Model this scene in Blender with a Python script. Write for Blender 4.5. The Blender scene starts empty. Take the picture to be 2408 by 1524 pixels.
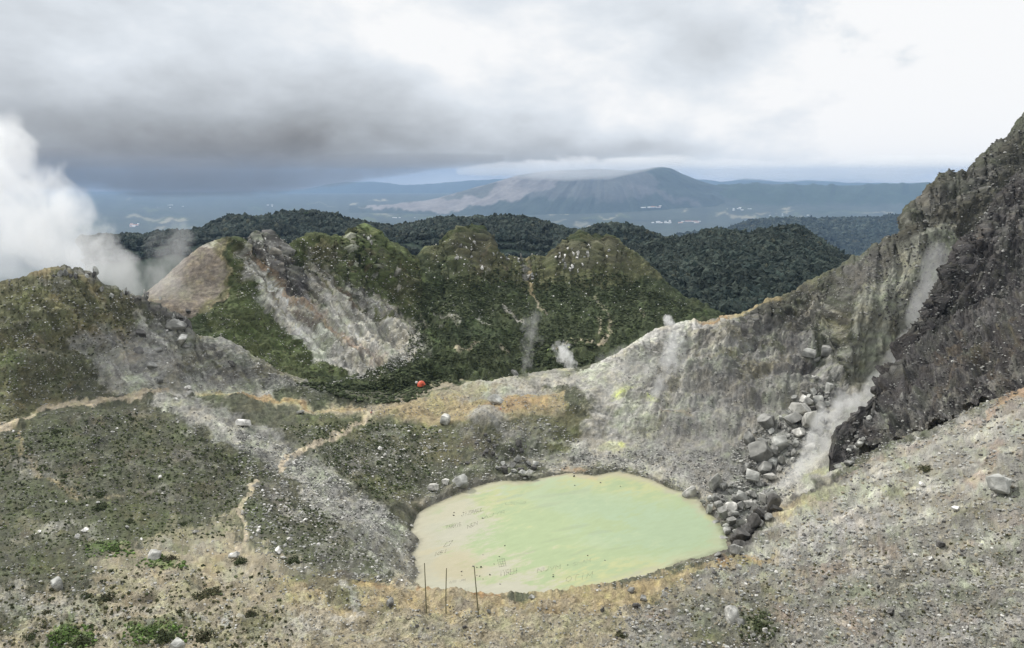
import bpy, bmesh, math, random
import numpy as np
from math import radians as R, sin, cos, pi
from mathutils import Vector, Matrix

# ------------------------------------------------------------------ camera
sc = bpy.context.scene
PITCH = R(10.79); FD = 1873.0; CX, CY = 1204.0, 762.0      # survey units: 2408 x 1524
cam_d = bpy.data.cameras.new('camera'); cam = bpy.data.objects.new('camera', cam_d)
sc.collection.objects.link(cam); sc.camera = cam
cam_d.sensor_width = 36; cam_d.lens = 36 * FD / 2408.0
cam_d.clip_start = 0.1; cam_d.clip_end = 90000
cam.location = (0, 0, 0); cam.rotation_euler = (pi / 2 - PITCH, 0, 0)

# ------------------------------------------------------------------ node maths helper
class E:
    def __init__(s, nt, sock): s.nt, s.s = nt, sock
    def _m(s, op, *a):
        n = s.nt.nodes.new('ShaderNodeMath'); n.operation = op
        for i, v in enumerate((s,) + a):
            if isinstance(v, E): s.nt.links.new(v.s, n.inputs[i])
            else: n.inputs[i].default_value = v
        return E(s.nt, n.outputs[0])
    def __add__(s, o): return s._m('ADD', o)
    def __radd__(s, o): return s._m('ADD', o)
    def __sub__(s, o): return s._m('SUBTRACT', o)
    def __rsub__(s, o): return s._m('MULTIPLY', -1.0)._m('ADD', o)
    def __mul__(s, o): return s._m('MULTIPLY', o)
    def __rmul__(s, o): return s._m('MULTIPLY', o)
    def __truediv__(s, o): return s._m('DIVIDE', o)
    def pow(s, o): return s._m('POWER', o)
    def exp(s): return s._m('EXPONENT')
    def max(s, o): return s._m('MAXIMUM', o)
    def min(s, o): return s._m('MINIMUM', o)
    def clamp(s):
        r = s._m('ADD', 0.0); r.s.node.use_clamp = True; return r
def sstep(x, a, b):
    n = x.nt.nodes.new('ShaderNodeMapRange'); n.interpolation_type = 'SMOOTHSTEP'
    x.nt.links.new(x.s, n.inputs[0]); n.inputs[1].default_value = a; n.inputs[2].default_value = b
    return E(x.nt, n.outputs[0])
def nnoise(nt, vec, scale, detail=4, rough=0.5, dist=0.0, out=0):
    n = nt.nodes.new('ShaderNodeTexNoise'); n.inputs['Scale'].default_value = scale
    n.inputs['Detail'].default_value = detail; n.inputs['Roughness'].default_value = rough
    n.inputs['Distortion'].default_value = dist
    if vec is not None: nt.links.new(vec, n.inputs['Vector'])
    return E(nt, n.outputs[out])
def vmul(nt, vec, v, add=(0, 0, 0)):
    n = nt.nodes.new('ShaderNodeMapping'); nt.links.new(vec, n.inputs[0])
    n.inputs['Scale'].default_value = v; n.inputs['Location'].default_value = add
    return n.outputs[0]

# ------------------------------------------------------------------ sky and sun
SUN_EL, SUN_AZ = R(44), R(-52)      # azimuth measured from +Y towards +X
w = bpy.data.worlds.new('World'); sc.world = w; w.use_nodes = True
nt = w.node_tree; nt.nodes.clear()
sky = nt.nodes.new('ShaderNodeTexSky'); sky.sky_type = 'NISHITA'; sky.sun_disc = False
sky.sun_elevation = SUN_EL; sky.sun_rotation = SUN_AZ % (2 * pi)
tc = nt.nodes.new('ShaderNodeTexCoord'); sep = nt.nodes.new('ShaderNodeSeparateXYZ')
nt.links.new(tc.outputs['Generated'], sep.inputs[0])
wx, wy, wz = (E(nt, sep.outputs[i]) for i in range(3))
az = wx._m('ARCTAN2', wy) * 57.2958
el = wz._m('ARCSINE') * 57.2958
def pix_ae(X, Y):
    a = (X - CX) / FD; b = (CY - Y) / FD
    d = Vector((a, cos(PITCH) + b * sin(PITCH), -sin(PITCH) + b * cos(PITCH))).normalized()
    return math.degrees(math.atan2(d.x, d.y)), math.degrees(math.asin(d.z))
cv = vmul(nt, tc.outputs['Generated'], (1, 1, 1.5))
n1 = nnoise(nt, cv, 2.2, 8, 0.52, 0.3)
n2 = nnoise(nt, vmul(nt, tc.outputs['Generated'], (1, 1, 1.9), (3, 1, 2)), 5.5, 9, 0.56, 0.15)
n3 = nnoise(nt, vmul(nt, tc.outputs['Generated'], (1, 1, 2.0), (7, 5, 2)), 5.0, 5, 0.5, 0.0)
azw = az + (n1 - 0.5) * 14.0
elw = el + (n3 - 0.5) * 5.0
# (X, Y, sx deg, sy deg, amount) : darker (-) and brighter (+) cloud masses
BL = [(400, 405, 12, 3.4, -.24), (720, 410, 7.5, 2.2, -.18), (150, 330, 12, 4, -.10), (120, 150, 13, 6, -.06), (380, 60, 7, 5, -.02),
      (900, 330, 8, 2.2, -.10), (1330, 355, 8, 1.6, -.16), (1000, 190, 6, 3, -.03), (1130, 385, 5, 1.0, -.10), (1500, 345, 5, 1.2, -.07),
      (1550, 130, 4, 5, -.05), (1750, 60, 6, 4, -.03), (1060, 90, 9, 4, .03), (2150, 330, 6, 1.6, .06), (2250, 130, 8, 5, .06),
      (1900, 300, 3.5, 2.0, -.02), (1620, 300, 4, 2, -.02), (640, 230, 7, 3, -.05), (60, 260, 5, 4, -.04)]
B = None
for X, Y, sx, sy, am in BL:
    a0, e0 = pix_ae(X, Y)
    da = (azw - a0) * (1 / sx); de = (elw - e0) * (1 / sy)
    g = ((da * da + de * de) * -1.0).exp() * am
    B = g if B is None else B + g
B = B + 0.925 + (n2 - 0.5) * 0.34 + (n1 - 0.5) * 0.14 + (n3 - 0.5) * 0.16
B = B.min(0.945).max(0.3)
lum = B.pow(2.25)
ramp = nt.nodes.new('ShaderNodeCombineColor')
# slight cool tint in the thin parts, neutral in the dark bank
thin = sstep(B, .42, .72) * (1.0 - sstep(B, .86, .97))
cr = lum * (1.0 - thin * .075); cg = lum * (1.0 - thin * .015); cb = lum * (1.0 + thin * .05)
zen = 1.0 + sstep(el, 14, 45) * .45          # an overcast sky is brighter overhead
cr, cg, cb = cr * zen, cg * zen, cb * zen
for i, c in enumerate((cr, cg, cb)): nt.links.new(c.s, ramp.inputs[i])
bg1 = nt.nodes.new('ShaderNodeBackground'); bg1.inputs[1].default_value = 0.1
bg2 = nt.nodes.new('ShaderNodeBackground'); bg2.inputs[1].default_value = 1.0
nt.links.new(sky.outputs[0], bg1.inputs[0]); nt.links.new(ramp.outputs[0], bg2.inputs[0])
mix = nt.nodes.new('ShaderNodeMixShader'); out = nt.nodes.new('ShaderNodeOutputWorld')
gap = (1.0 - sstep(n2, 0.30, 0.42) * 1.0) * sstep(az, 8, 26) * 0.35
cover = (1.0 - gap).clamp()
nt.links.new(cover.s, mix.inputs[0]); nt.links.new(bg1.outputs[0], mix.inputs[1]); nt.links.new(bg2.outputs[0], mix.inputs[2])
nt.links.new(mix.outputs[0], out.inputs[0])

sl = bpy.data.lights.new('sun', 'SUN'); sl.energy = 2.9; sl.angle = R(5); sl.color = (1, .96, .9)
so = bpy.data.objects.new('sun', sl); sc.collection.objects.link(so)
sd = Vector((cos(SUN_EL) * sin(SUN_AZ), cos(SUN_EL) * cos(SUN_AZ), sin(SUN_EL)))
so.rotation_euler = sd.to_track_quat('Z', 'Y').to_euler()

sc.view_settings.view_transform = 'Standard'; sc.view_settings.look = 'None'
sc.view_settings.exposure = 0.14; sc.view_settings.gamma = 1.0
cy = sc.cycles
cy.use_denoising = True; cy.max_bounces = 12; cy.diffuse_bounces = 2; cy.glossy_bounces = 2
cy.volume_bounces = 10; cy.transparent_max_bounces = 12; cy.volume_step_rate = 1.0; cy.volume_max_steps = 160

# ------------------------------------------------------------------ numpy helpers
rng = np.random.default_rng(7)
_G = rng.normal(size=(4096, 3)).astype(np.float32); _G /= np.linalg.norm(_G, axis=1)[:, None]
def gnoise(p):
    """gradient noise, p (N,3) -> about -1..1"""
    f0 = np.floor(p); i = f0.astype(np.int64); f = (p - f0).astype(np.float32)
    u = f * f * f * (f * (f * 6 - 15) + 10); r = None
    res = np.zeros(len(p), np.float32)
    for dx in (0, 1):
        wx_ = u[:, 0] if dx else 1 - u[:, 0]
        for dy in (0, 1):
            wy_ = u[:, 1] if dy else 1 - u[:, 1]
            for dz in (0, 1):
                wz_ = u[:, 2] if dz else 1 - u[:, 2]
                h = ((i[:, 0] + dx) * 73856093) ^ ((i[:, 1] + dy) * 19349663) ^ ((i[:, 2] + dz) * 83492791)
                g = _G[(h ^ (h >> 13)) & 4095]
                d = g[:, 0] * (f[:, 0] - dx) + g[:, 1] * (f[:, 1] - dy) + g[:, 2] * (f[:, 2] - dz)
                res += wx_ * wy_ * wz_ * d
    return res * 1.6
_RM = np.array(Matrix.Rotation(0.7, 3, 'X') @ Matrix.Rotation(0.5, 3, 'Z'), dtype=np.float32)
def fbm(p, lam, octv, gain=0.5, ridged=False):
    q = (p / lam).astype(np.float32); a = 1.0; s = np.zeros(len(p), np.float32); tot = 0
    for k in range(octv):
        n = gnoise(q)
        if ridged: n = 1 - 2 * np.abs(n)
        s += a * n; tot += a; a *= gain; q = q @ _RM * 2.03 + 11.3
    return s / tot
def p3(x, y, z=0): 
    return np.stack([x, y, np.zeros_like(x) + z], 1)
def ss(x, a, b):
    t = np.clip((x - a) / (b - a), 0, 1); return t * t * (3 - 2 * t)
def pchip(xk, Yk, x):
    """monotone cubic through knots; xk (K), Yk (K,...) ; x (M)"""
    xk = np.asarray(xk, float); Yk = np.asarray(Yk, float)
    sh = (-1,) + (1,) * (Yk.ndim - 1)
    h = np.diff(xk).reshape(sh); d = np.diff(Yk, axis=0) / h
    m = np.zeros_like(Yk)
    a, b = d[:-1], d[1:]; w1 = 2 * h[1:] + h[:-1]; w2 = h[1:] + 2 * h[:-1]
    with np.errstate(divide='ignore', invalid='ignore'):
        mm = (w1 + w2) / (w1 / a + w2 / b)
    m[1:-1] = np.where(a * b > 0, mm, 0); m[0] = d[0]; m[-1] = d[-1]
    k = np.clip(np.searchsorted(xk, x) - 1, 0, len(xk) - 2)
    hh = (xk[k + 1] - xk[k]).reshape(sh); t = ((x - xk[k]).reshape(sh)) / hh
    t2, t3 = t * t, t * t * t
    return (2*t3-3*t2+1)*Yk[k] + (t3-2*t2+t)*hh*m[k] + (-2*t3+3*t2)*Yk[k+1] + (t3-t2)*hh*m[k+1]
sp_, cp_ = sin(PITCH), cos(PITCH)
def slope_of(py):
    b = (CY - np.asarray(py, float)) / FD
    return (-sp_ + b * cp_) / (cp_ + b * sp_)
def world(X, py, y):
    z = y * slope_of(py); return np.array([(X - CX) / FD * (y * cp_ - z * sp_), y, z])
def to_px(P):
    d = P[:, 1] * cp_ - P[:, 2] * sp_
    return CX + FD * P[:, 0] / d, CY - FD * (P[:, 1] * sp_ + P[:, 2] * cp_) / d, d

def make_mesh(name, V, F, col=None, smooth=True):
    """V (N,3); F (M,k) uniform polygons"""
    me = bpy.data.meshes.new(name); V = np.ascontiguousarray(V, np.float32); F = np.ascontiguousarray(F, np.int32)
    me.vertices.add(len(V)); me.vertices.foreach_set('co', V.ravel())
    k = F.shape[1]; me.loops.add(F.size); me.loops.foreach_set('vertex_index', F.ravel())
    me.polygons.add(len(F)); me.polygons.foreach_set('loop_start', np.arange(0, F.size, k, dtype=np.int32))
    me.polygons.foreach_set('loop_total', np.full(len(F), k, np.int32))
    me.polygons.foreach_set('use_smooth', np.full(len(F), smooth, bool))
    if col is not None:
        at = me.color_attributes.new('Col', 'FLOAT_COLOR', 'POINT')
        c = np.ones((len(V), 4), np.float32); c[:, :3] = col; at.data.foreach_set('color', c.ravel())
    me.update(calc_edges=True); me.validate(clean_customdata=False)
    return me
def link(name, me, mat=None, parent=None, kind=None, label=None, cat=None, group=None):
    o = bpy.data.objects.new(name, me)
    if mat is not None and me is not None and len(me.materials) == 0: me.materials.append(mat)
    sc.collection.objects.link(o)
    if parent is not None: o.parent = parent
    if kind: o['kind'] = kind
    if label: o['label'] = label
    if cat: o['category'] = cat
    if group: o['group'] = group
    return o

# ------------------------------------------------------------------ materials
def terrain_mat(name, s1, s2, b1, b2, rough=0.95, var=0.35, d1=1.0):
    m = bpy.data.materials.new(name); m.use_nodes = True; t = m.node_tree; bs = t.nodes['Principled BSDF']
    at = t.nodes.new('ShaderNodeVertexColor'); at.layer_name = 'Col'
    co = t.nodes.new('ShaderNodeTexCoord').outputs['Object']
    na = nnoise(t, co, s1, 5, 0.65); nb = nnoise(t, co, s2, 3, 0.6)
    f = (na - 0.5) * (2 * var) + (nb - 0.5) * (1.6 * var) + 1.0
    mx = t.nodes.new('ShaderNodeVectorMath'); mx.operation = 'SCALE'
    t.links.new(at.outputs[0], mx.inputs[0]); t.links.new(f.max(0.15).s, mx.inputs['Scale'])
    t.links.new(mx.outputs[0], bs.inputs['Base Color'])
    bs.inputs['Roughness'].default_value = rough; bs.inputs['Specular IOR Level'].default_value = 0.15
    h = na * b1 + nb * b2
    bp = t.nodes.new('ShaderNodeBump'); bp.inputs['Distance'].default_value = 1.0; bp.inputs['Strength'].default_value = d1
    t.links.new(h.s, bp.inputs['Height']); t.links.new(bp.outputs[0], bs.inputs['Normal'])
    return m
M_near = terrain_mat('scree_and_ash', 0.55, 3.0, 1.5, 0.4)
M_mid = terrain_mat('ridge_ground', 0.3, 1.6, 2.6, 0.7, var=.3)
M_far = terrain_mat('far_ground', 0.004, 0.02, 12, 4, var=.25)
M_for = terrain_mat('forest_floor', 0.08, .4, 2, .8, var=.3)

CL = dict(
    slope=(.108, .112, .078), grass=(.105, .125, .055), bright=(.11, .20, .045), dkgreen=(.064, .078, .040),
    bush=(.024, .036, .024), grey=(.29, .288, .265), pale=(.43, .42, .365), white=(.55, .54, .49), sand=(.385, .345, .25),
    ochre=(.365, .30, .18), orange=(.33, .20, .095), dark=(.078, .074, .071), rock=(.175, .170, .158),
    cliff=(.27, .275, .225), sulf=(.55, .58, .30), sulf2=(.58, .66, .16), pink=(.33, .27, .22), brown=(.125, .10, .07),
    gull=(.235, .228, .20), cone=(.235, .205, .165), olive=(.17, .165, .09), ash=(.34, .33, .325), path=(.47, .41, .30), rfg=(.285, .278, .25))
CL = {k: np.array(v, np.float32) for k, v in CL.items()}

def seg_dist(px, py, pts):
    best = np.full(px.shape, 1e9, np.float32)
    for (x0, y0), (x1, y1) in zip(pts[:-1], pts[1:]):
        dx, dy = x1 - x0, y1 - y0; L = dx * dx + dy * dy + 1e-9
        t = np.clip(((px - x0) * dx + (py - y0) * dy) / L, 0, 1)
        best = np.minimum(best, np.hypot(px - x0 - t * dx, py - y0 - t * dy))
    return best
def inside(px, py, poly):
    r = np.zeros(px.shape, bool); n = len(poly)
    for i in range(n):
        x0, y0 = poly[i]; x1, y1 = poly[(i + 1) % n]
        if y0 == y1: continue
        c = ((y0 > py) != (y1 > py)) & (px < (x1 - x0) * (py - y0) / (y1 - y0) + x0)
        r ^= c
    return r
def paint(col, px, py, ops, nz, nf):
    """ops: (class, shape, data, width/soft, strength, raggedness)"""
    for op in ops:
        cls, sh, data, wd, st = op[:5]; rg = op[5] if len(op) > 5 else 0.5
        if sh == 's':
            d = np.array(data); mk = (px > d[:, 0].min() - 2*wd) & (px < d[:, 0].max() + 2*wd) & (py > d[:, 1].min() - 2*wd) & (py < d[:, 1].max() + 2*wd)
            if not mk.any(): continue
            m = 1 - seg_dist(px[mk], py[mk], data) / wd
        elif sh == 'e':
            cx, cy_, rx, ry = data[:4]; an = R(data[4]) if len(data) > 4 else 0; rm = max(rx, ry) * 1.6
            mk = (abs(px - cx) < rm) & (abs(py - cy_) < rm)
            if not mk.any(): continue
            dx, dy = px[mk] - cx, py[mk] - cy_
            u = (dx * cos(an) + dy * sin(an)) / rx; v = (-dx * sin(an) + dy * cos(an)) / ry
            m = 1.35 - np.hypot(u, v) * 1.35; 
        else:
            d = np.array(data); mk = (px > d[:, 0].min() - wd) & (px < d[:, 0].max() + wd) & (py > d[:, 1].min() - wd) & (py < d[:, 1].max() + wd)
            if not mk.any(): continue
            ins = inside(px[mk], py[mk], data); ds = seg_dist(px[mk], py[mk], list(data) + [data[0]])
            m = np.where(ins, ds, -ds) / wd + 0.5
        m = m + rg * (nz[mk] * 0.9 + nf[mk] * 0.55)
        m = ss(m, 0.05, 0.75) * st
        col[mk] = col[mk] * (1 - m[:, None]) + CL[cls] * m[:, None]

PATCH = []      # displaced vertices of every patch, for standing things on the ground
def patch(name, lines, rows, X0, X1, step, base, ops, mat, disp, seed=0, lake=None, post=None, spk=0.22, label=None, warp=1.0, ysc=1.0, jag=()):
    Xs = np.arange(X0, X1 + step, step); K = len(lines)
    yk = np.zeros((K, len(Xs))); zk = np.zeros((K, len(Xs)))
    for k, ln in enumerate(lines):
        a = [];
        for t in ln:
            if len(t) == 4: X, _, y, z = t; a.append((X, z / y, y * ysc))
            else: X, py, y = t; a.append((X, float(slope_of(py)), y * ysc))
        a = np.array(a); 
        if len(a) == 1: a = np.array([a[0] + [-1, 0, 0], a[0], a[0] + [1, 0, 0]])
        if len(a) == 2: a = np.array([a[0], (a[0] + a[1]) / 2, a[1]])
        xc = np.clip(Xs, a[0, 0], a[-1, 0]); v = pchip(a[:, 0], a[:, 1:], xc)
        yk[k] = v[:, 1]; zk[k] = v[:, 0] * v[:, 1]
    for k, amp, lam, regs in jag:        # broken, toothed skyline
        wt = np.zeros(len(Xs)) + amp * .3
        for c_, h_ in regs: wt += amp * np.exp(-((Xs - c_) / h_) ** 2)
        jn = 2 * fbm(p3(Xs / lam, Xs * 0 + k), 1, 4, .75, False); zk[k] += wt * jn * yk[k] / FD
    tt = np.concatenate([np.linspace(k, k + 1, n, endpoint=False) for k, n in enumerate(rows)] + [[K - 1.0]])
    Yg = pchip(np.arange(K), yk, tt); Zg = pchip(np.arange(K), zk, tt)
    Xg = (Xs[None] - CX) / FD * (Yg * cp_ - Zg * sp_)
    P = np.stack([Xg, Yg, Zg], 2); nr, nc = P.shape[:2]
    du = np.gradient(P, axis=1); dv = np.gradient(P, axis=0)
    N = np.cross(du, dv); N /= np.linalg.norm(N, axis=2)[..., None] + 1e-9
    N *= np.sign(N[..., 2:3] + 1e-9)
    P = P.reshape(-1, 3); N = N.reshape(-1, 3)
    px, py, dep = to_px(P); T = np.repeat(tt, nc)
    q = P + seed * 37.7
    nz = 2 * fbm(p3(px / 38 + seed, py / 30), 1, 5, 0.65); nf = 2 * fbm(p3(px / 9 + seed, py / 7), 1, 3, 0.8)
    nm = 2 * fbm(p3(px / 90 + 70, py / 60 + seed), 1, 5, 0.65); ng = 2 * fbm(p3(px / 24 + 30, py / 15 + seed), 1, 4, 0.7)
    WS = 34 * warp; wxp = px + WS * fbm(p3(px / 60 + 5, py / 50 + seed), 1, 4, .55); wyp = py + .7 * WS * fbm(p3(px / 60 + 50, py / 50 + seed), 1, 4, .55)
    col = np.tile(CL[base], (len(P), 1)).astype(np.float32)
    paint(col, wxp, wyp, ops, nz, nf)
    D = disp(P, px, py, T, q)
    P = P + N * D[:, None]
    if lake is not None: lake(P, px, py, col)
    if post is not None: post(P, px, py, col, T)
    sk = fbm(P * 1.0 + 9, 2.2 if dep.mean() < 900 else 90, 3, 0.8)
    col *= np.exp(sk * 2.6 * spk)[:, None]
    if dep.mean() < 900:
        col *= np.exp(nz * .20 + ng * .22 + nm * .12 + nf * .16)[:, None]
        gr = np.clip(nm * .9 + ng * .6, -.15, .9)[:, None]      # moss and stain mottling
        col *= 1 + gr * np.array([-.09, -.01, -.17], np.float32)
        col *= 1 + np.clip(ng - nm, 0, .8)[:, None] * np.array([.06, .01, -.10], np.float32)
    else: col *= np.exp(nz * .2)[:, None]
    idx = np.arange(nr * nc).reshape(nr, nc)
    F = np.stack([idx[:-1, :-1], idx[:-1, 1:], idx[1:, 1:], idx[1:, :-1]], 2).reshape(-1, 4)
    me = make_mesh(name, P, F, np.clip(col, 0.005, .85)); o = link(name, me, mat, kind='structure', label=label)
    PATCH.append((name, P, px * 0, N, T)); 
    return o

# ------------------------------------------------------------------ lake outline
LZ = -115.0
LAKE_PX = [(975,1225),(985,1205),(1010,1190),(1060,1168),(1100,1150),(1150,1135),(1180,1130),(1250,1130),(1290,1120),(1340,1113),
           (1400,1118),(1450,1107),(1480,1113),(1530,1127),(1580,1150),(1640,1168),(1660,1200),(1690,1225),(1705,1255),(1708,1290),
           (1660,1308),(1600,1322),(1520,1362),(1440,1385),(1330,1410),(1250,1425),(1160,1440),(1060,1428),(1000,1410),(960,1385),
           (984,1345),(968,1305),(985,1270),(964,1250)]
def on_lake(X, py):
    s = float(slope_of(py)); return world(X, py, LZ / s)[:2]
LAKE = [tuple(on_lake(*p)) for p in LAKE_PX]
def lake_fit(P, px, py, col):
    x, y = P[:, 0], P[:, 1]; L = np.array(LAKE)
    mk = (x > L[:, 0].min() - 25) & (x < L[:, 0].max() + 25) & (y > L[:, 1].min() - 25) & (y < L[:, 1].max() + 25)
    xs, ys = x[mk], y[mk]; ins = inside(xs, ys, LAKE); d = seg_dist(xs, ys, LAKE + [LAKE[0]])
    d = d + 0.9 * gnoise(p3(xs / 3, ys / 3).astype(np.float32))
    z = P[mk, 2]; d = np.where(ins, -np.maximum(d, 0.01), d)
    up = LZ + np.clip(d, -3, 0) * .5 - .05
    z2 = np.where(d < 0, np.minimum(z, up), np.maximum(z, LZ + 0.12 * np.minimum(d, 6)))
    # bring ground that sits too high right at the shore down in a smooth bank
    z2 = np.where(d >= 0, np.minimum(z2, np.maximum(LZ + 0.1 + d * 1.1, z2 * 0 + LZ + 0.1 + d * 1.1)), z2)
    P[mk, 2] = z2
    # drying crust and wet mud round the water
    c = col[mk]; cr = (1 - ss(d, .5, 6)) * (d > -1) * np.clip(.75 + fbm(p3(xs / 4, ys / 4, 5), 1, 3) * 1.6, 0, 1)
    c = c * (1 - .75 * cr[:, None]) + np.array([.36, .34, .275], np.float32) * .75 * cr[:, None]
    wt = (1 - ss(np.abs(d - .3), .3, 1.6))[:, None]; col[mk] = c * (1 - .45 * wt)

# ------------------------------------------------------------------ P1 : crater terrain
G = [
 [(-600,None,1.5,-1.9),(1000,None,1.5,-1.9),(2900,None,1.5,-1.8)],
 [(-600,None,12,-10.2),(2900,None,12,-10.0)],
 [(-600,None,35,-27.5),(1200,None,35,-27.5),(2900,None,33,-24.5)],
 [(-600,1575,90),(0,1575,84),(600,1575,82),(1200,1575,80),(1800,1575,70),(2408,1575,60),(2900,1575,52)],
 [(-600,1440,105),(0,1440,102),(600,1445,99),(1200,1455,94),(1500,1440,95),(1800,1400,92),(2100,1330,92),(2408,1250,86),(2900,1150,80)],
 [(-600,1330,130),(0,1330,128),(400,1340,126),(700,1368,121),(850,1352,118),(980,1388,112),(1160,1414,108),(1300,1407,108),(1450,1384,111),
  (1600,1342,117),(1700,1316,123),(1800,1215,138),(1860,1180,143),(1980,1110,150),(2150,1035,152),(2408,925,150),(2900,720,150)],
 [(-600,1200,165),(0,1200,165),(400,1200,182),(600,1215,190),(750,1250,190),(880,1310,185),(980,None,150,-90),(1160,None,148,-95),(1600,None,152,-95),
  (1700,None,160,-96),(1860,None,175,-95),(2150,None,175,-84),(2408,None,165,-62),(2900,None,165,-45)],
 [(-600,1110,200),(0,1100,205),(400,1100,226),(600,1120,236),(750,1160,232),(880,1235,226),(960,1290,222),(1100,None,200,-116),(1600,None,205,-116),
  (1700,None,225,-116),(1800,None,222,-114),(2000,None,230,-102),(2408,None,220,-80),(2900,None,220,-60)],
 [(-600,1055,222),(0,1050,222),(200,1030,242),(400,1020,262),(600,1040,267),(720,1080,262),(850,1125,262),(950,1175,258),(1000,1190,258),(1100,1149,274),
  (1200,1124,290),(1400,1108,297),(1550,1130,287),(1650,1165,268),(1720,1215,252),(1800,1180,262),(1900,1100,270),(2000,1020,275),(2100,960,280),(2408,None,270,-60),(2900,None,270,-40)],
 [(-600,1060,236),(0,1008,240),(100,965,262),(200,945,282),(400,930,310),(640,942,326),(870,972,332),(1000,985,332),(1200,968,336),(1300,952,339),
  (1400,945,338),(1500,950,337),(1650,930,337),(1800,900,336),(1900,885,336),(1990,905,336),(2100,905,336),(2200,880,342),(2408,800,350),(2900,700,350)],
 [(-600,850,275),(0,840,275),(150,800,300),(330,855,322),(450,885,334),(600,900,341),(700,925,344),(870,958,346),(1000,950,350),(1200,922,372),(1300,908,376),
  (1400,888,360),(1500,880,357),(1650,850,366),(1800,820,370),(1900,780,378),(1960,760,372),(2000,740,356),(2060,700,358),(2150,640,366),(2250,560,380),(2408,450,395),(2900,300,400)],
 [(-600,700,320),(0,665,322),(60,657,326),(100,640,330),(150,629,335),(200,640,338),(250,668,341),(330,706,345),(400,735,348),(440,752,350),(462,790,350),(520,803,352),
  (600,838,355),(700,888,357),(800,925,358),(900,943,360),(1000,915,376),(1100,892,400),(1200,878,412),(1300,874,412),(1370,864,385),(1420,845,378),(1480,818,379),(1560,774,387),
  (1600,764,392),(1640,760,398),(1730,748,405),(1800,712,408),(1900,665,410),(2000,608,414),(2080,565,416),(2122,545,418),(2133,500,420),(2175,455,424),(2195,425,426),
  (2215,408,428),(2265,400,432),(2330,350,440),(2380,315,445),(2400,288,446),(2440,250,450),(2900,150,460)],
 [(-600,None,365,-60),(150,None,378,-75),(450,None,385,-95),(800,None,395,-108),(900,None,395,-106),(1100,None,440,-111),(1300,None,450,-114),(1420,None,440,-120),(1500,None,440,-125),(1800,None,470,-110),(2150,None,470,-70),(2400,None,500,-30),(2900,None,500,10)],
]
ROWS = [8, 8, 10, 72, 62, 30, 58, 62, 62, 60, 75, 8]
def streak1(P, px, py, col, T):
    # ash and scree run in streaks down the fall line
    a = 2 * fbm(p3((px - .62 * (py - 900)) / 13, (px + py) / 260), 1, 4, .7); lf = (1 - ss(px, 760, 900)) * ss(T, 8.8, 9.6)
    b = 2 * fbm(p3((px + .3 * (py - 900)) / 11, py / 170 + 3), 1, 4, .7); rt = .6 * ss(px, 1380, 1500) * ss(T, 8.2, 9)
    c = 2 * fbm(p3((px - .95 * (py - 930)) / 15, (px + py) / 240 + 8), 1, 4, .7); fan = ss(px, 330, 420) * (1 - ss(px, 960, 1010)) * ss(T, 6, 7) * (1 - ss(T, 9, 9.3))
    d = 2 * fbm(p3((py + .42 * px) / 13, px / 160 + 5), 1, 4, .7); fr = ss(px, 1700, 1850) * (1 - ss(T, 5, 5.4))
    col *= np.exp(.40 * (a * lf + b * rt + 1.0 * c * fan + 1.1 * d * fr))[:, None]
def streak3(P, px, py, col, T):
    u = px - .98 * (py - 600); w_ = ss(u, 470, 540) * (1 - ss(u, 900, 1000))
    a = 2 * fbm(p3(u / 13, (px + py) / 300), 1, 4, .7)
    col *= np.exp(.85 * a * w_ + .18 * a * (1 - w_) * ss(px, 560, 620))[:, None]
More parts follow.
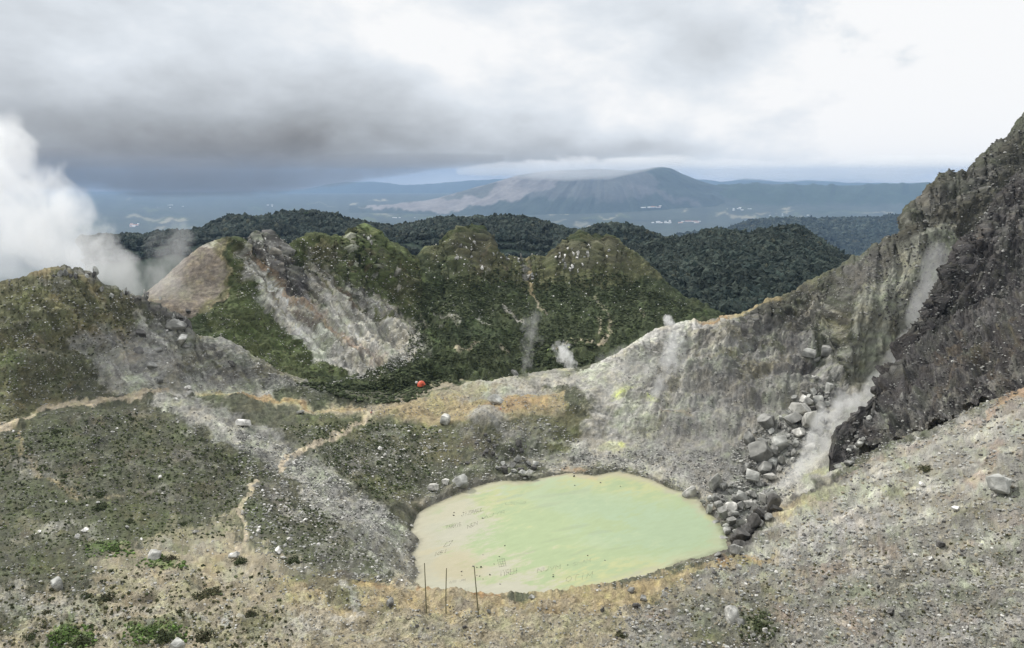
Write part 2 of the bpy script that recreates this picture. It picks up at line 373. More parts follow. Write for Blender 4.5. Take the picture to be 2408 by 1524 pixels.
def d1(P, px, py, T, q):
    near = ss(P[:, 1], 30, 60)
    right = ss(px, 1350, 1650) * ss(T, 8.2, 9.2)          # big rocky mountain
    lh = (1 - ss(px, 600, 900)) * ss(T, 9.3, 10)
    knoll = 1 - ss(T, 4.6, 5.3)
    n = fbm(q, 22, 6, 0.52); nr = fbm(q + 90, 14, 5, 0.55, True)
    A = (0.55 + 0.5 * ss(T, 5, 8) + 1.1 * lh + 1.9 * right) * near
    A *= 1 - 0.6 * knoll
    D = A * n * (1.7 + 2.6 * (1 - .8 * knoll)) + (2.2 * right + 1.9 * lh + .9) * near * nr * (1 - .6 * knoll)
    fine = fbm(q + 31, 2.6, 3, 0.65); fr = fbm(q + 61, 5.5, 3, .6, True)
    D += near * (0.22 + 0.25 * right + .12 * lh + .05 * ss(T, 5, 8)) * fine * (1 - .45 * knoll) + near * .28 * np.maximum(fr, 0) * (1 - .6 * knoll)
    D += near * (1 - .6 * knoll) * (.55 + .9 * right + .5 * lh) * np.abs(fbm(q + 77, 4.2, 4, .75)) * 2.6
    D += near * ((.55 - .4 * knoll) * fbm(q + 13, 1.5, 2, .7) + .9 * knoll * fbm(q + 17, 3.0, 5, .75) + .5 * knoll * np.maximum(fbm(q + 27, 1.6, 3, .7, True), 0))
    # ribs and gullies of the mountain running down towards the lake
    gl = fbm(p3((px + 0.25 * (py - 900)) / 46, py / 260), 1, 4, .55, True)
    D += right * 2.8 * gl * ss(T, 8.3, 9.5) * (1 - ss(T, 10.6, 11))
    gx = fbm(p3((px - 0.6 * (py - 900)) / 40, py / 220 + 7), 1, 3, .55, True)
    D += lh * 2.6 * gx * (1 - ss(T, 10.6, 11))
    D *= 1 - .62 * ss(T, 10.45, 10.95)
    # slabs of the cliff
    cl = ss(px, 1960, 2010) * ss(py, 540, 640) * (1 - ss(py, 890, 925))
    st = np.floor(fbm(p3(px / 42, py / 120 + 3), 1, 2) * 7) / 7 + .5 * np.floor(fbm(p3(px / 17, py / 70 + 9), 1, 2) * 5) / 5
    D = D * (1 - .85 * cl) + cl * st * 4.5
    # pit under the overhang on the mountain
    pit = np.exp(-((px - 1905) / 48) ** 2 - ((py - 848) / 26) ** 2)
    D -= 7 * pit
    D += 3.2 * np.exp(-((px - 1145) / 42) ** 2 - ((py - 985) / 22) ** 2) + 2.5 * np.exp(-((px - 1390) / 60) ** 2 - ((py - 1000) / 22) ** 2)
    D += 2.5 * np.exp(-((px - 1600) / 60) ** 2 - ((py - 1000) / 26) ** 2)
    D += near * knoll * 1.9 * fbm(q + 5, 8, 5, .62)
    D += 1.6 * np.exp(-((px - 560) / 60) ** 2 - ((py - 1190) / 35) ** 2)
    return D
OPS1 = [
 # left bowl
 ('olive','p',[(-600,700),(150,620),(330,700),(330,780),(160,930),(0,1010),(-600,1050)],30,.55),
 ('slope','e',(160,870,180,90,-10),1,.6), ('olive','e',(60,700,90,40),1,.6), ('bright','e',(20,860,30,80),1,.2,.9),
 ('grass','e',(300,1060,330,95,12),1,.35,.9), ('slope','e',(350,1130,330,90,15),1,.75,.4),
 ('dark','e',(230,1010,150,40,15),1,.25), ('dark','e',(420,1060,120,35,20),1,.25),
 ('pale','p',[(230,830),(330,780),(450,830),(560,870),(640,930),(400,930),(290,930),(230,900)],24,.75),
 ('grey','p',[(160,800),(330,760),(440,760),(560,800),(720,890),(760,935),(620,915),(480,900),(350,900),(220,880)],22,.75),
 ('grey','e',(260,800,70,55,20),1,.7), ('white','e',(335,900,60,26,25),1,.55,.8), ('white','s',[(330,740),(345,790),(400,830),(500,880)],14,.5,.7),
 ('ochre','s',[(40,650),(150,636),(230,690),(260,760),(300,800)],14,.4,.9), ('ochre','s',[(110,640),(120,700),(170,770)],16,.3,.9),
 ('rock','s',[(150,632),(240,662),(330,706),(440,752)],16,.7),('dark','s',[(330,710),(400,745),(445,770)],22,.6),
 ('olive','e',(640,860,100,22,28),1,.5),
 # scree fan crossing the path to the right
 ('grey','p',[(350,930),(430,930),(560,985),(700,1050),(760,1120),(880,1210),(980,1260),(975,1330),(860,1260),(740,1190),(650,1100),(520,1040),(420,985)],24,.7,.6),
 ('pale','s',[(380,945),(480,990),(600,1040),(680,1080)],22,.55,.8), ('pale','p',[(690,1110),(770,1100),(860,1180),(960,1250),(970,1320),(930,1370),(880,1320),(800,1240),(720,1170)],30,.55,.8),
 ('white','e',(900,1270,90,40,45),1,.5,.9), ('grey','e',(860,1220,110,55,40),1,.6,.7),
 ('slope','p',[(670,1000),(870,1000),(1000,1060),(1010,1160),(900,1190),(800,1110),(690,1060)],22,.7), ('grass','e',(900,1150,80,28,20),1,.7,.5),
 ('brown','e',(930,1155,60,22,20),1,.3), ('olive','e',(800,1020,110,26,15),1,.5,.7), ('grass','e',(760,1040,60,18,10),1,.4),
 # saddle
 ('sand','p',[(640,938),(760,955),(870,960),(960,930),(1060,890),(1180,880),(1330,930),(1330,970),(1240,985),(1120,1000),(960,1000),(760,980),(640,950)],16,.85,.4),
 ('ochre','p',[(900,960),(1000,940),(1100,940),(1330,925),(1340,955),(1220,990),(1050,1000),(880,985)],16,.85,.5),
 ('orange','e',(1200,960,110,20,-5),1,.35,.7), ('grass','p',[(700,968),(880,985),(1000,1000),(1120,1000),(1000,1040),(860,1030),(700,985)],14,.45,.8),
 ('grey','e',(1200,930,140,14,-8),1,.8,.5), ('pale','e',(1160,900,60,12,5),1,.8), ('pale','e',(1330,895,100,16,-8),1,.8), ('grey','e',(1290,905,120,14,-12),1,.6),
 ('pale','p',[(1130,880),(1240,858),(1330,860),(1360,880),(1340,905),(1200,915),(1100,905)],16,.6,.7),('sand','s',[(1110,880),(1180,862),(1260,860),(1340,872)],10,.7,.5),
 ('dkgreen','e',(1215,880,26,16,0),1,.85,.4),('dkgreen','s',[(980,935),(1010,930),(1045,918)],7,.8,.6),('dkgreen','s',[(1060,905),(1110,893)],6,.8,.6),('dkgreen','e',(900,945,50,8,-5),1,.7,.8),
 ('olive','p',[(1050,995),(1240,985),(1360,960),(1420,1000),(1360,1060),(1220,1050),(1100,1060),(980,1090)],30,.55,.9),
 ('grey','e',(1150,995,55,30,-5),1,.85,.4), ('pale','e',(1140,985,40,12),1,.5), ('slope','e',(1130,1040,70,50),1,.5,.8), ('grey','e',(1240,1030,90,40),1,.6,.8), ('pale','e',(1290,1080,150,26),1,.45,.9),
 ('olive','e',(1330,1050,70,26,10),1,.6,.7),('dark','e',(1150,1060,30,26,30),1,.35,.8),('dark','e',(1215,1075,34,22,0),1,.35,.8),
 # right mountain
 ('grey','p',[(1350,900),(1480,815),(1560,770),(1730,745),(1900,800),(2000,930),(1960,1110),(1720,1240),(1640,1160),(1540,1120),(1450,1100),(1330,1090),(1400,960)],22,.9,.3),
 ('pale','p',[(1380,880),(1480,822),(1570,774),(1700,762),(1730,800),(1640,880),(1560,1000),(1450,1090),(1340,1060),(1420,960),(1370,930)],26,.7,.6),
 ('white','p',[(1365,880),(1480,815),(1560,772),(1660,760),(1660,785),(1560,810),(1460,860),(1390,895)],12,.75,.5),
 ('pale','s',[(1160,925),(1280,910),(1370,890),(1440,870)],12,.6,.6),
 ('white','e',(1440,1000,90,60,-30),1,.40,.9), ('rock','e',(1600,1010,80,30,5),1,.6,.7), ('rock','e',(1780,880,150,80,-20),1,.6,.5), ('gull','e',(1800,980,200,80,-25),1,.45,.7),
 ('grey','e',(1620,1110,120,40,20),1,.8,.5), ('rock','e',(1700,1090,90,50,-10),1,.5,.7), ('white','e',(1540,1110,90,20,10),1,.4,.8),
 ('sulf','e',(1470,940,30,12,-15),1,.7,.6), ('sulf2','e',(1468,942,14,5,-15),1,.8,.5), ('sulf2','e',(1530,952,14,6,0),1,.8,.4),('sulf','e',(1535,958,30,9,5),1,.7,.4),('sulf2','e',(1455,1050,14,6),1,.6,.4),('sulf','e',(1440,1052,40,14),1,.4,.6),
 ('olive','e',(1780,880,80,22,-30),1,.4,.9),('olive','s',[(1520,1010),(1560,995),(1620,985)],12,.3,.9),
 ('pink','e',(1590,985,50,10,-5),1,.5,.7),
 ('dark','p',[(1730,752),(1900,668),(2080,568),(2140,470),(2215,404),(2330,348),(2408,285),(2900,100),(2900,900),(2300,800),(2130,640),(2010,700),(1960,800),(1860,820),(1740,800)],24,.55,.6),
 ('gull','e',(1850,780,110,30,-28),1,.6,.8), ('rock','e',(2030,640,90,40,-40),1,.5,.8), ('rock','e',(2290,440,80,40,-30),1,.5,.8),
 ('dark','e',(1990,820,90,40,0),1,.5,.6),
 ('cliff','p',[(2000,760),(2020,690),(2080,650),(2110,600),(2150,570),(2230,520),(2260,560),(2220,680),(2150,860),(2090,925),(1995,915)],16,.95,.3),
 ('olive','e',(1960,775,26,16,0),1,.6,.6),('gull','e',(2180,480,60,40,-40),1,.5,.8),
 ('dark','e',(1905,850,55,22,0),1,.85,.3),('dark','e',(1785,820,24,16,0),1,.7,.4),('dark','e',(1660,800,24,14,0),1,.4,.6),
 ('ochre','s',[(1640,762),(1700,764),(1760,735),(1830,700)],12,.8,.4), ('orange','s',[(1645,770),(1700,762)],8,.5,.5),('olive','s',[(1800,716),(1880,678),(1960,640)],12,.35,.8),('olive','s',[(1870,690),(1880,730),(1860,760)],10,.3,.8),
 # rockfall gully and vent
 ('grey','p',[(1760,1180),(1850,1000),(1950,920),(2080,920),(2000,1000),(1970,1110),(1860,1190),(1780,1230)],20,.8,.3),
 ('pale','p',[(1810,1150),(1870,1090),(1960,1060),(1990,1110),(1930,1140),(1860,1185),(1800,1190)],16,.9,.3), ('sulf','e',(1930,1120,50,16,-25),1,.4,.6),
 # shore
 ('pale','s',[(975,1250),(960,1300),(975,1350),(955,1380)],34,.7,.7), ('pale','s',[(1000,1195),(1060,1160),(1120,1140)],16,.6,.7), ('pale','s',[(1300,1105),(1400,1095),(1500,1105),(1600,1140),(1660,1180)],20,.7,.6),
 ('orange','e',(1350,1112,45,6,3),1,.5,.5),
 # paths
 ('path','s',[(-40,1030),(0,1010),(60,985),(110,962),(200,946),(290,938),(350,932),(390,926)],10,1,.3), ('pink','s',[(0,1008),(60,983),(110,960)],4,.4,.3),
 ('white','s',[(380,932),(400,927),(480,930)],8,.7,.5), ('ochre','s',[(480,930),(560,932),(640,940),(700,955),(760,962),(860,966)],9,.8,.5),('orange','s',[(560,932),(660,942),(720,958)],7,.4,.7),
 ('path','s',[(868,975),(850,1000),(800,1030),(760,1048),(720,1055)],8,1,.25),('path','s',[(712,1062),(690,1075),(665,1090),(662,1108)],7,1,.3),
 ('path','s',[(610,1128),(585,1150),(570,1180),(560,1210),(572,1240),(570,1280),(560,1305)],9,1,.3),
 ('sand','s',[(560,1300),(600,1350),(590,1400),(640,1450),(700,1500)],12,.8,.6),
 ('ochre','s',[(35,1030),(50,1080),(110,1140),(180,1180)],10,.5,.8), ('sand','s',[(180,1180),(290,1165)],4,.5,.5),
 # foreground left
 ('grass','e',(500,1250,300,60,5),1,.25,1), ('slope','e',(700,1250,170,70,20),1,.6,.6), ('sand','p',[(400,1250),(540,1235),(600,1300),(760,1360),(960,1380),(1200,1430),(1500,1420),(1560,1600),(-100,1620),(60,1480),(200,1430),(230,1340)],40,.85,.6),
 ('grass','e',(330,1240,230,50,15),1,.35,.9),('slope','e',(100,1330,200,60,15),1,.5,.9),('pale','e',(120,1440,200,40,10),1,.5,.9), ('slope','e',(200,1390,120,26,5),1,.5,.9),
 ('ochre','p',[(630,1370),(840,1355),(980,1400),(1170,1420),(1400,1395),(1560,1370),(1500,1440),(1200,1460),(900,1440),(700,1460)],24,.75,.5),
 ('orange','e',(870,1380,60,20,5),1,.4,.6),('orange','s',[(980,1392),(1080,1402),(1180,1420)],5,.6,.6),('ochre','e',(660,1370,40,18),1,.6,.7),
 ('slope','p',[(650,1330),(760,1340),(860,1350),(900,1370),(830,1375),(860,1440),(790,1430),(700,1370)],14,.7,.6),('dark','e',(825,1360,34,10,-15),1,.8,.4),
 ('white','s',[(800,1385),(830,1420),(850,1450),(800,1470)],15,.6,.8),('pale','e',(740,1460,60,50,0),1,.5,.8),('pale','e',(680,1490,140,40,0),1,.4,.9),
 ('ochre','e',(500,1340,60,20,10),1,.6,.5),('ochre','e',(510,1318,30,9,0),1,.7,.4),('sand','e',(440,1370,160,36,5),1,.6,.6),
 ('bright','e',(250,1295,60,22,0),1,.6,.7),('bright','e',(165,1500,60,40,0),1,.75,.5),('bright','e',(365,1490,80,30,0),1,.75,.5),('bright','e',(380,1330,50,12,0),1,.6,.6),('grass','e',(600,1480,60,40,0),1,.6,.5),
 ('white','e',(535,1475,28,28,10),1,1,.2),('white','e',(248,1512,20,10,0),1,1,.2),('pale','e',(480,1462,130,10,0),1,.7,.4),('pale','e',(330,1440,90,14,-5),1,.5,.6),('white','e',(415,1520,40,8,0),1,.7,.3),
 ('grass','e',(320,1470,160,14,5),1,.4,.9),('slope','e',(470,1385,40,18,0),1,.7,.6),
 # foreground right
 ('rfg','p',[(1500,1440),(1700,1330),(1820,1240),(1990,1125),(2408,920),(2950,700),(2950,1620),(1450,1620)],40,.75,.5),
 ('pale','p',[(1760,1330),(1830,1210),(1880,1180),(2000,1120),(2180,1040),(2408,950),(2408,1050),(2290,1190),(2100,1260),(1900,1290)],26,.6,.6),
 ('ochre','e',(1860,1210,60,30,-40),1,.6,.6),('sulf','e',(1900,1190,70,26,-35),1,.3,.8),('olive','e',(1940,1170,80,30,-25),1,.45,.8),('olive','e',(2160,1110,60,20,0),1,.5,.8),
 ('pink','p',[(2300,1130),(2330,1060),(2345,1035),(2365,1040),(2345,1120),(2290,1150),(2250,1145)],10,.85,.3),('pink','e',(2390,960,60,40,-50),1,.5,.6),('orange','s',[(2408,920),(2370,950),(2320,985)],12,.5,.7),
 ('pink','s',[(1980,1130),(2100,1085),(2250,1020),(2340,975)],10,.5,.7),('white','e',(2110,1190,120,20,-20),1,.45,.8),('pale','e',(2120,1210,150,40,-15),1,.5,.7),
 ('ash','e',(1980,1250,160,40,-20),1,.5,.8),('white','s',[(1830,1300),(1900,1260),(2000,1230)],14,.35,.9),
 ('orange','s',[(1690,1325),(1740,1318),(1800,1312)],11,.85,.4),('ochre','s',[(1540,1385),(1640,1350),(1720,1330),(1820,1310)],16,.7,.5),('ochre','p',[(1180,1425),(1400,1400),(1560,1360),(1660,1345),(1600,1400),(1480,1430),(1300,1450)],16,.6,.6),
 ('slope','p',[(1560,1420),(1700,1390),(1800,1400),(1850,1460),(1800,1560),(1600,1560),(1640,1480)],30,.6,.8),('slope','e',(2060,1400,260,40,-15),1,.4,.9),('slope','e',(2300,1330,100,30,-25),1,.5,.9),('pink','e',(2000,1340,200,40,-20),1,.4,.9),
 ('grass','e',(1780,1470,60,36),1,.6,.6),('grass','e',(1680,1510,50,26),1,.4,.6),('sand','e',(2200,1310,120,20,-20),1,.4,.8),('sand','s',[(1450,1460),(1600,1420),(1750,1380),(1900,1340)],22,.35,.9),
 ('grass','e',(2260,1410,60,22,0),1,.35,.8),('ash','e',(2200,1500,260,40,-8),1,.35,.9),
]
_q = random.Random(21)
def mottle(n, poly, classes, lo, hi, st):
    a = np.array(poly); k = 0
    while k < n:
        X, Y = _q.uniform(a[:, 0].min(), a[:, 0].max()), _q.uniform(a[:, 1].min(), a[:, 1].max())
        if not inside(np.array([X]), np.array([Y]), poly)[0]: continue
        rx = _q.uniform(lo, hi); MOT.append((_q.choice(classes), 'e', (X, Y, rx, rx * _q.uniform(.25, .5), _q.uniform(-15, 35)), 1, _q.uniform(.4, 1) * st, 1.0)); k += 1
MOT = []
mottle(130, [(-50,1040),(300,960),(560,1030),(700,1120),(640,1290),(300,1330),(-50,1360)], ['grass','olive','brown','slope','dark','gull','grass','pale'], 14, 60, .5)
mottle(50, [(-50,690),(150,640),(330,720),(300,880),(0,990)], ['grass','olive','brown','slope','gull','ochre','dark'], 14, 50, .5)
mottle(60, [(680,1010),(1050,1000),(1380,1000),(1400,1090),(1050,1130),(900,1180)], ['grass','olive','brown','slope','gull','pale'], 12, 45, .5)
mottle(60, [(560,1180),(900,1260),(940,1360),(640,1320)], ['grass','slope','gull','pale','dark'], 10, 40, .5)
mottle(110, [(-50,1360),(600,1310),(1000,1400),(1500,1440),(1500,1560),(-50,1560)], ['grass','olive','pale','sand','ochre','slope','gull','grey','brown'], 12, 60, .55)
mottle(150, [(1500,1440),(1820,1250),(2408,960),(2450,1560),(1450,1560)], ['gull','gull','slope','olive','pale','pink','rfg','brown','grey'], 14, 70, .6)
mottle(90, [(1400,900),(1700,780),(2000,640),(2000,900),(1700,1140),(1400,1080)], ['gull','rock','pale','dark','grey','olive'], 12, 50, .5)
mottle(60, [(200,820),(440,780),(760,930),(400,925)], ['gull','rock','pale','grey','olive','slope'], 10, 40, .55)
OPS1 = OPS1[:14] + MOT + OPS1[14:] if False else OPS1 + MOT
_paths = [o for o in OPS1 if o[0] == 'path']; OPS1 += _paths
OPS1 += [('dark','s',[(1703,1312),(1740,1282),(1790,1240),(1826,1204)],17,.9,.4), ('dark','s',[(1860,1178),(1930,1150),(1990,1122)],6,.7,.5)]
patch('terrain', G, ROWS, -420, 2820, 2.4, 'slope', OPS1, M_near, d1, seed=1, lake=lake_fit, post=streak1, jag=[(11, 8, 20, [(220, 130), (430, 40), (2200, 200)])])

# ------------------------------------------------------------------ dark spur on the right
SP = [
 [(1955,1128,168),(1985,1130,168),(2080,1090,168),(2200,1040,168),(2408,945,166),(2900,750,166)],
 [(1955,1105,172),(2000,1090,175),(2080,1040,178),(2200,960,182),(2408,860,185),(2900,640,185)],
 [(1955,1078,175),(1965,1030,182),(2000,1000,190),(2070,960,205),(2140,870,222),(2250,790,235),(2408,700,250),(2900,480,250)],
 [(1955,1072,176),(1962,1018,186),(1980,1000,190),(2000,985,194),(2070,925,215),(2130,862,232),(2148,800,240),(2175,730,255),(2200,675,268),(2225,640,280),(2250,590,292),(2290,535,310),(2340,480,325),(2408,400,345),(2900,180,350)],
 [(1955,None,200,-100),(2100,None,240,-120),(2250,None,320,-80),(2408,None,370,-40),(2900,None,370,0)],
]
def d2(P, px, py, T, q):
    n = fbm(q, 20, 6, 0.55); r = fbm(q + 50, 9, 5, 0.55, True)
    e = ss(px, 1948, 2070)
    gl = fbm(p3((px + .5 * py) / 50, py / 300), 1, 3, .5, True)
    st = np.floor(fbm(q + 3, 7, 3, .6) * 6) / 6 + .6 * np.abs(fbm(q + 40, 3.0, 4, .75))
    return e * (6.5 * n + 4.2 * r + 3.6 * gl * (1 - ss(T, 2.5, 3)) + 3.2 * st + .4 * fbm(q + 9, 1.5, 2)) * (1 - .6 * ss(T, 2.7, 3)) - .4 * e + (1 - e) * 2.2 * np.abs(fbm(q + 19, 4, 4, .7))
OPS2 = [('rock','e',(2200,960,120,40,-30),1,.5,.9),('brown','s',[(2330,860),(2250,930),(2200,960)],16,.5,.8),('rock','e',(2330,760,120,50,-30),1,.4,.9),('brown','e',(2250,860,50,24,-40),1,.5,.8),
        ('gull','s',[(2100,1075),(2250,1000),(2408,900)],26,.6,.6),('grey','e',(2080,1020,50,30,-30),1,.4,.9),('rock','e',(2370,560,60,60,-40),1,.5,.9),('dark','e',(1985,1040,40,60,20),1,.8,.3),('gull','e',(2300,960,90,20,-25),1,.6,.8),
        ('brown','s',[(2408,860),(2340,900)],14,.4,.8)]
_q = random.Random(33)
for k in range(110):
    X = _q.uniform(1970, 2420); Y = _q.uniform(420, 1100); OPS2.append((_q.choice(['rock', 'rock', 'grey', 'dark', 'brown', 'gull', 'dark']), 'e', (X, Y, _q.uniform(8, 40), _q.uniform(4, 12), _q.uniform(-70, -20)), 1, _q.uniform(.25, .6), 1.0))
patch('rocky_spur', SP, [26, 50, 150, 6], 1952, 2820, 2.2, 'dark', OPS2, M_near, d2, seed=2, spk=.34, jag=[(3, 6, 22, [(2150, 200)])])

# ------------------------------------------------------------------ craggy ridge behind
RG = [
 [(250,920,345),(450,850,352),(600,885,354),(700,915,356),(780,950,350),(900,None,362,-121),(1100,None,375,-124),(1300,None,385,-126),(1450,None,390,-130),(1800,None,440,-150)],
 [(250,840,376),(450,770,376),(550,800,384),(700,850,394),(860,888,400),(950,870,405),(1100,840,430),(1200,826,440),(1350,834,440),(1450,815,452),(1600,790,480),(1700,790,500),(1800,800,520)],
 [(250,770,396),(350,735,400),(450,712,408),(540,700,420),(620,715,438),(720,720,450),(850,745,462),(980,760,480),(1100,720,505),(1250,720,525),(1400,710,540),(1550,720,555),(1650,755,560),(1750,800,560)],
 [(250,775,420),(300,730,422),(330,700,425),(390,650,435),(440,604,442),(480,577,448),(515,565,452),(545,564,456),(575,580,462),(590,577,466),(608,566,468),(625,563,470),(645,580,475),(664,612,480),(675,598,486),(695,572,490),(740,562,500),(790,566,510),(815,566,516),(828,552,520),(850,545,526),(878,550,532),(900,565,535),(940,582,542),(975,608,550),(990,600,556),(1005,590,560),(1040,590,570),(1065,570,572),(1085,553,575),(1110,551,580),(1135,562,582),(1150,588,585),(1170,606,590),(1190,616,592),(1230,616,600),(1260,609,603),(1290,616,606),(1305,600,608),(1325,582,611),(1370,570,618),(1440,572,628),(1475,590,630),(1500,605,632),(1530,632,630),(1580,680,625),(1640,722,620),(1700,750,615),(1800,805,610)],
 [(250,None,480,-130),(500,None,510,-100),(900,None,600,-120),(1200,None,660,-150),(1500,None,690,-160),(1800,None,680,-190)],
]
def d3(P, px, py, T, q):
    n = fbm(q, 40, 6, 0.55); r = fbm(q + 50, 16, 5, 0.55, True)
    crest = ss(T, 2.3, 3)
    smooth = (1 - ss(px, 500, 560)) * (1 - ss(py - (px - 300) * .0, 690, 760))
    u = px - .98 * (py - 600)
    gl = fbm(p3(u / 46, (px + py) / 500), 1, 4, .55, True)
    gw = ss(u, 480, 560) * (1 - ss(u, 860, 1000)) 
    gw2 = ss(px, 900, 1100) * .35
    gl2 = fbm(p3((px - .2 * py) / 60, py / 500 + 4), 1, 3, .5, True)
    D = 8 * n + 5 * r + 7.5 * gl * gw + 10 * gl2 * gw2 + .35 * fbm(q + 9, 3, 3)
    D = D * (1 - .85 * smooth) * (1 - .75 * ss(T, 2.7, 3))
    rk = 0
    for cx_, hw, a in ((628, 34, 2.5), (1090, 62, 3), (1370, 90, 2.6), (860, 40, 1.6), (1200, 60, 1.2), (750, 60, 1)):
        rk = rk + a * np.exp(-((px - cx_) / hw) ** 2)
    D += rk * crest * np.maximum(fbm(q + 5, 6, 4, .6, True), -.3) * 2.6 + 3.2 * np.abs(fbm(q + 70, 7, 4, .7)) * (1 - .85 * smooth)
    return D
FING = []
_r = random.Random(12)
for k in range(26):
    t = k / 25; x0, y0 = (560 + 60 * t, 605 + 60 * t) if k < 13 else (705 + 120 * (t - .5) * 2, 640 + 40 * (t - .5) * 2)
    L_ = _r.uniform(.6, 1.0); x1, y1 = (x0 + (300 - 40 * t) * L_, y0 + (300 - 50 * t) * L_) if k < 13 else (x0 + 230 * L_, y0 + (190 - 60 * (t - .5) * 2) * L_)
    xm, ym = (x0 + x1) / 2 - 22, (y0 + y1) / 2 + 16
    FING.append((_r.choice(['white', 'pale', 'grass', 'rock', 'gull', 'white', 'pink', 'brown']), 's', [(x0, y0), (xm, ym), (x1, y1)], _r.uniform(4, 10), _r.uniform(.5, .95), .6))
RIMS = []
for k in range(60):
    c_, w_ = _r.choice([(1095, 50), (1370, 90), (860, 60), (760, 60), (1200, 70)]); X = _r.gauss(c_, w_ * .6); Y = _r.uniform(560, 660)
    RIMS.append((_r.choice(['rock', 'dark', 'dark', 'grey', 'brown', 'olive', 'grass', 'pale']), 's', [(X, Y), (X + _r.uniform(-6, 10), Y + _r.uniform(14, 46))], _r.uniform(3, 7), _r.uniform(.4, .8), .8))
OPS3 = [
 ('cone','p',[(250,720),(330,690),(440,600),(515,560),(545,690),(480,740),(440,760),(300,780)],12,1,.15),
 ('pale','s',[(480,577),(515,566),(550,564)],6,.5,.4),
 ('olive','s',[(515,568),(525,620),(540,680),(500,720),(480,738)],13,.8,.4), ('ochre','s',[(518,580),(530,640),(545,685),(505,722)],5,.4,.5),
 ('grass','p',[(540,565),(580,585),(600,640),(640,740),(800,850),(900,900),(940,960),(700,920),(500,800),(480,760),(540,700)],16,.75,.4),('brown','e',(570,640,24,60,-20),1,.35,.8),
 ('pale','p',[(555,600),(600,630),(700,720),(860,800),(990,830),(960,880),(880,900),(800,880),(690,800),(620,720),(570,650)],12,.85,.3),
 ('pale','s',[(565,615),(600,670),(680,740),(760,820),(860,905)],15,.65,.6), ('pink','s',[(575,605),(640,680),(720,740),(800,820),(870,850)],20,.6,.6), ('orange','s',[(600,620),(640,690),(760,790),(830,840)],9,.4,.8),
 ('pink','s',[(740,780),(820,840),(900,870)],24,.5,.8), ('grey','s',[(580,700),(700,800),(800,870),(865,908)],9,.7,.5), ('dark','s',[(620,700),(720,790),(830,870)],7,.35,.8),
 ('pale','p',[(700,640),(760,680),(860,720),(980,780),(1000,820),(900,830),(800,780),(720,710)],16,.8,.5), ('pale','s',[(705,645),(760,720),(860,790)],12,.6,.6), ('pale','s',[(800,690),(900,750),(990,790)],14,.6,.8),('sand','s',[(880,730),(920,755)],14,.4,.6),
 ('rock','p',[(585,580),(625,562),(660,600),(715,690),(715,730),(660,700),(610,630)],12,.85,.5), ('white','s',[(562,612),(615,715),(715,820),(862,906)],12,.6,.5), ('pale','s',[(715,655),(780,755),(890,825),(1000,850)],18,.75,.5), ('white','s',[(720,680),(800,790),(930,860)],9,.5,.7), *FING, ('rock','p',[(585,580),(625,562),(660,600),(715,690),(715,730),(660,700),(610,630)],12,.85,.5), ('white','e',(640,600,30,26,40),1,.5,1),('dark','e',(690,700,26,30,40),1,.6,.6),
 ('grass','p',[(665,600),(700,570),(790,560),(870,545),(960,590),(1000,700),(980,780),(880,720),(780,670),(700,640)],14,.75,.6),('brown','e',(760,610,60,30,20),1,.4,.8),('olive','e',(850,560,40,14,0),1,.5,.6),('gull','e',(740,650,50,20,30),1,.5,.9),
 ('brown','e',(940,690,60,40,30),1,.3,.9),
 ('dark','p',[(1060,590),(1090,560),(1140,565),(1150,610),(1130,640),(1080,630)],12,.6,.7),('dark','p',[(1290,610),(1340,580),(1440,580),(1470,620),(1380,640),(1290,640)],12,.6,.7),('dark','e',(1240,612,60,8),1,.6,.6),
 ('olive','p',[(1000,600),(1090,555),(1180,610),(1340,575),(1460,575),(1560,660),(1400,680),(1100,680)],30,.5,.8), *RIMS, ('olive','s',[(1250,610),(1300,612)],10,.7,.4), ('ochre','s',[(1240,615),(1240,660),(1250,700),(1262,715)],5,.85,.3), ('sand','s',[(1262,712),(1268,735),(1285,758)],7,.9,.3),
 ('pale','s',[(1020,752),(1045,768),(1075,790)],5,.8,.6), ('pale','s',[(1118,765),(1160,784)],7,.95,.4), ('pale','s',[(1172,740),(1190,750),(1225,774)],7,.95,.4),('pale','s',[(1050,785),(1072,800)],5,.7,.5),
 ('sand','s',[(1405,775),(1408,800)],6,.7,.4),('sand','s',[(1425,765),(1435,800)],5,.6,.5),('sand','s',[(1400,715),(1420,750)],5,.4,.5),('sand','s',[(1500,740),(1520,765)],4,.5,.5),
 ('sand','s',[(1350,825),(1390,828),(1430,818)],8,.9,.3),('sand','e',(1330,832,60,8,0),1,.8,.4),('sand','s',[(1065,860),(1100,858),(1120,840)],7,.8,.4),('sand','e',(1185,843,22,8),1,.8,.4),
 ('bush','e',(1100,820,120,40,0),1,.3,.8),('bush','e',(1050,640,40,90,10),1,.3,.8),('dkgreen','p',[(700,900),(860,905),(960,870),(1000,840),(1060,900),(960,940),(800,935)],14,.9,.4),
 ('grass','e',(1100,680,60,40,0),1,.25,.8),
]
patch('ridge', RG, [16, 60, 90, 95, 6][1:] if False else [60, 70, 85, 6], 255, 1790, 2.2, 'dkgreen', OPS3, M_mid, d3, seed=3, spk=.3, post=streak3, jag=[(3, 8, 16, [(850, 40), (1095, 60), (1370, 90), (1210, 60)])])

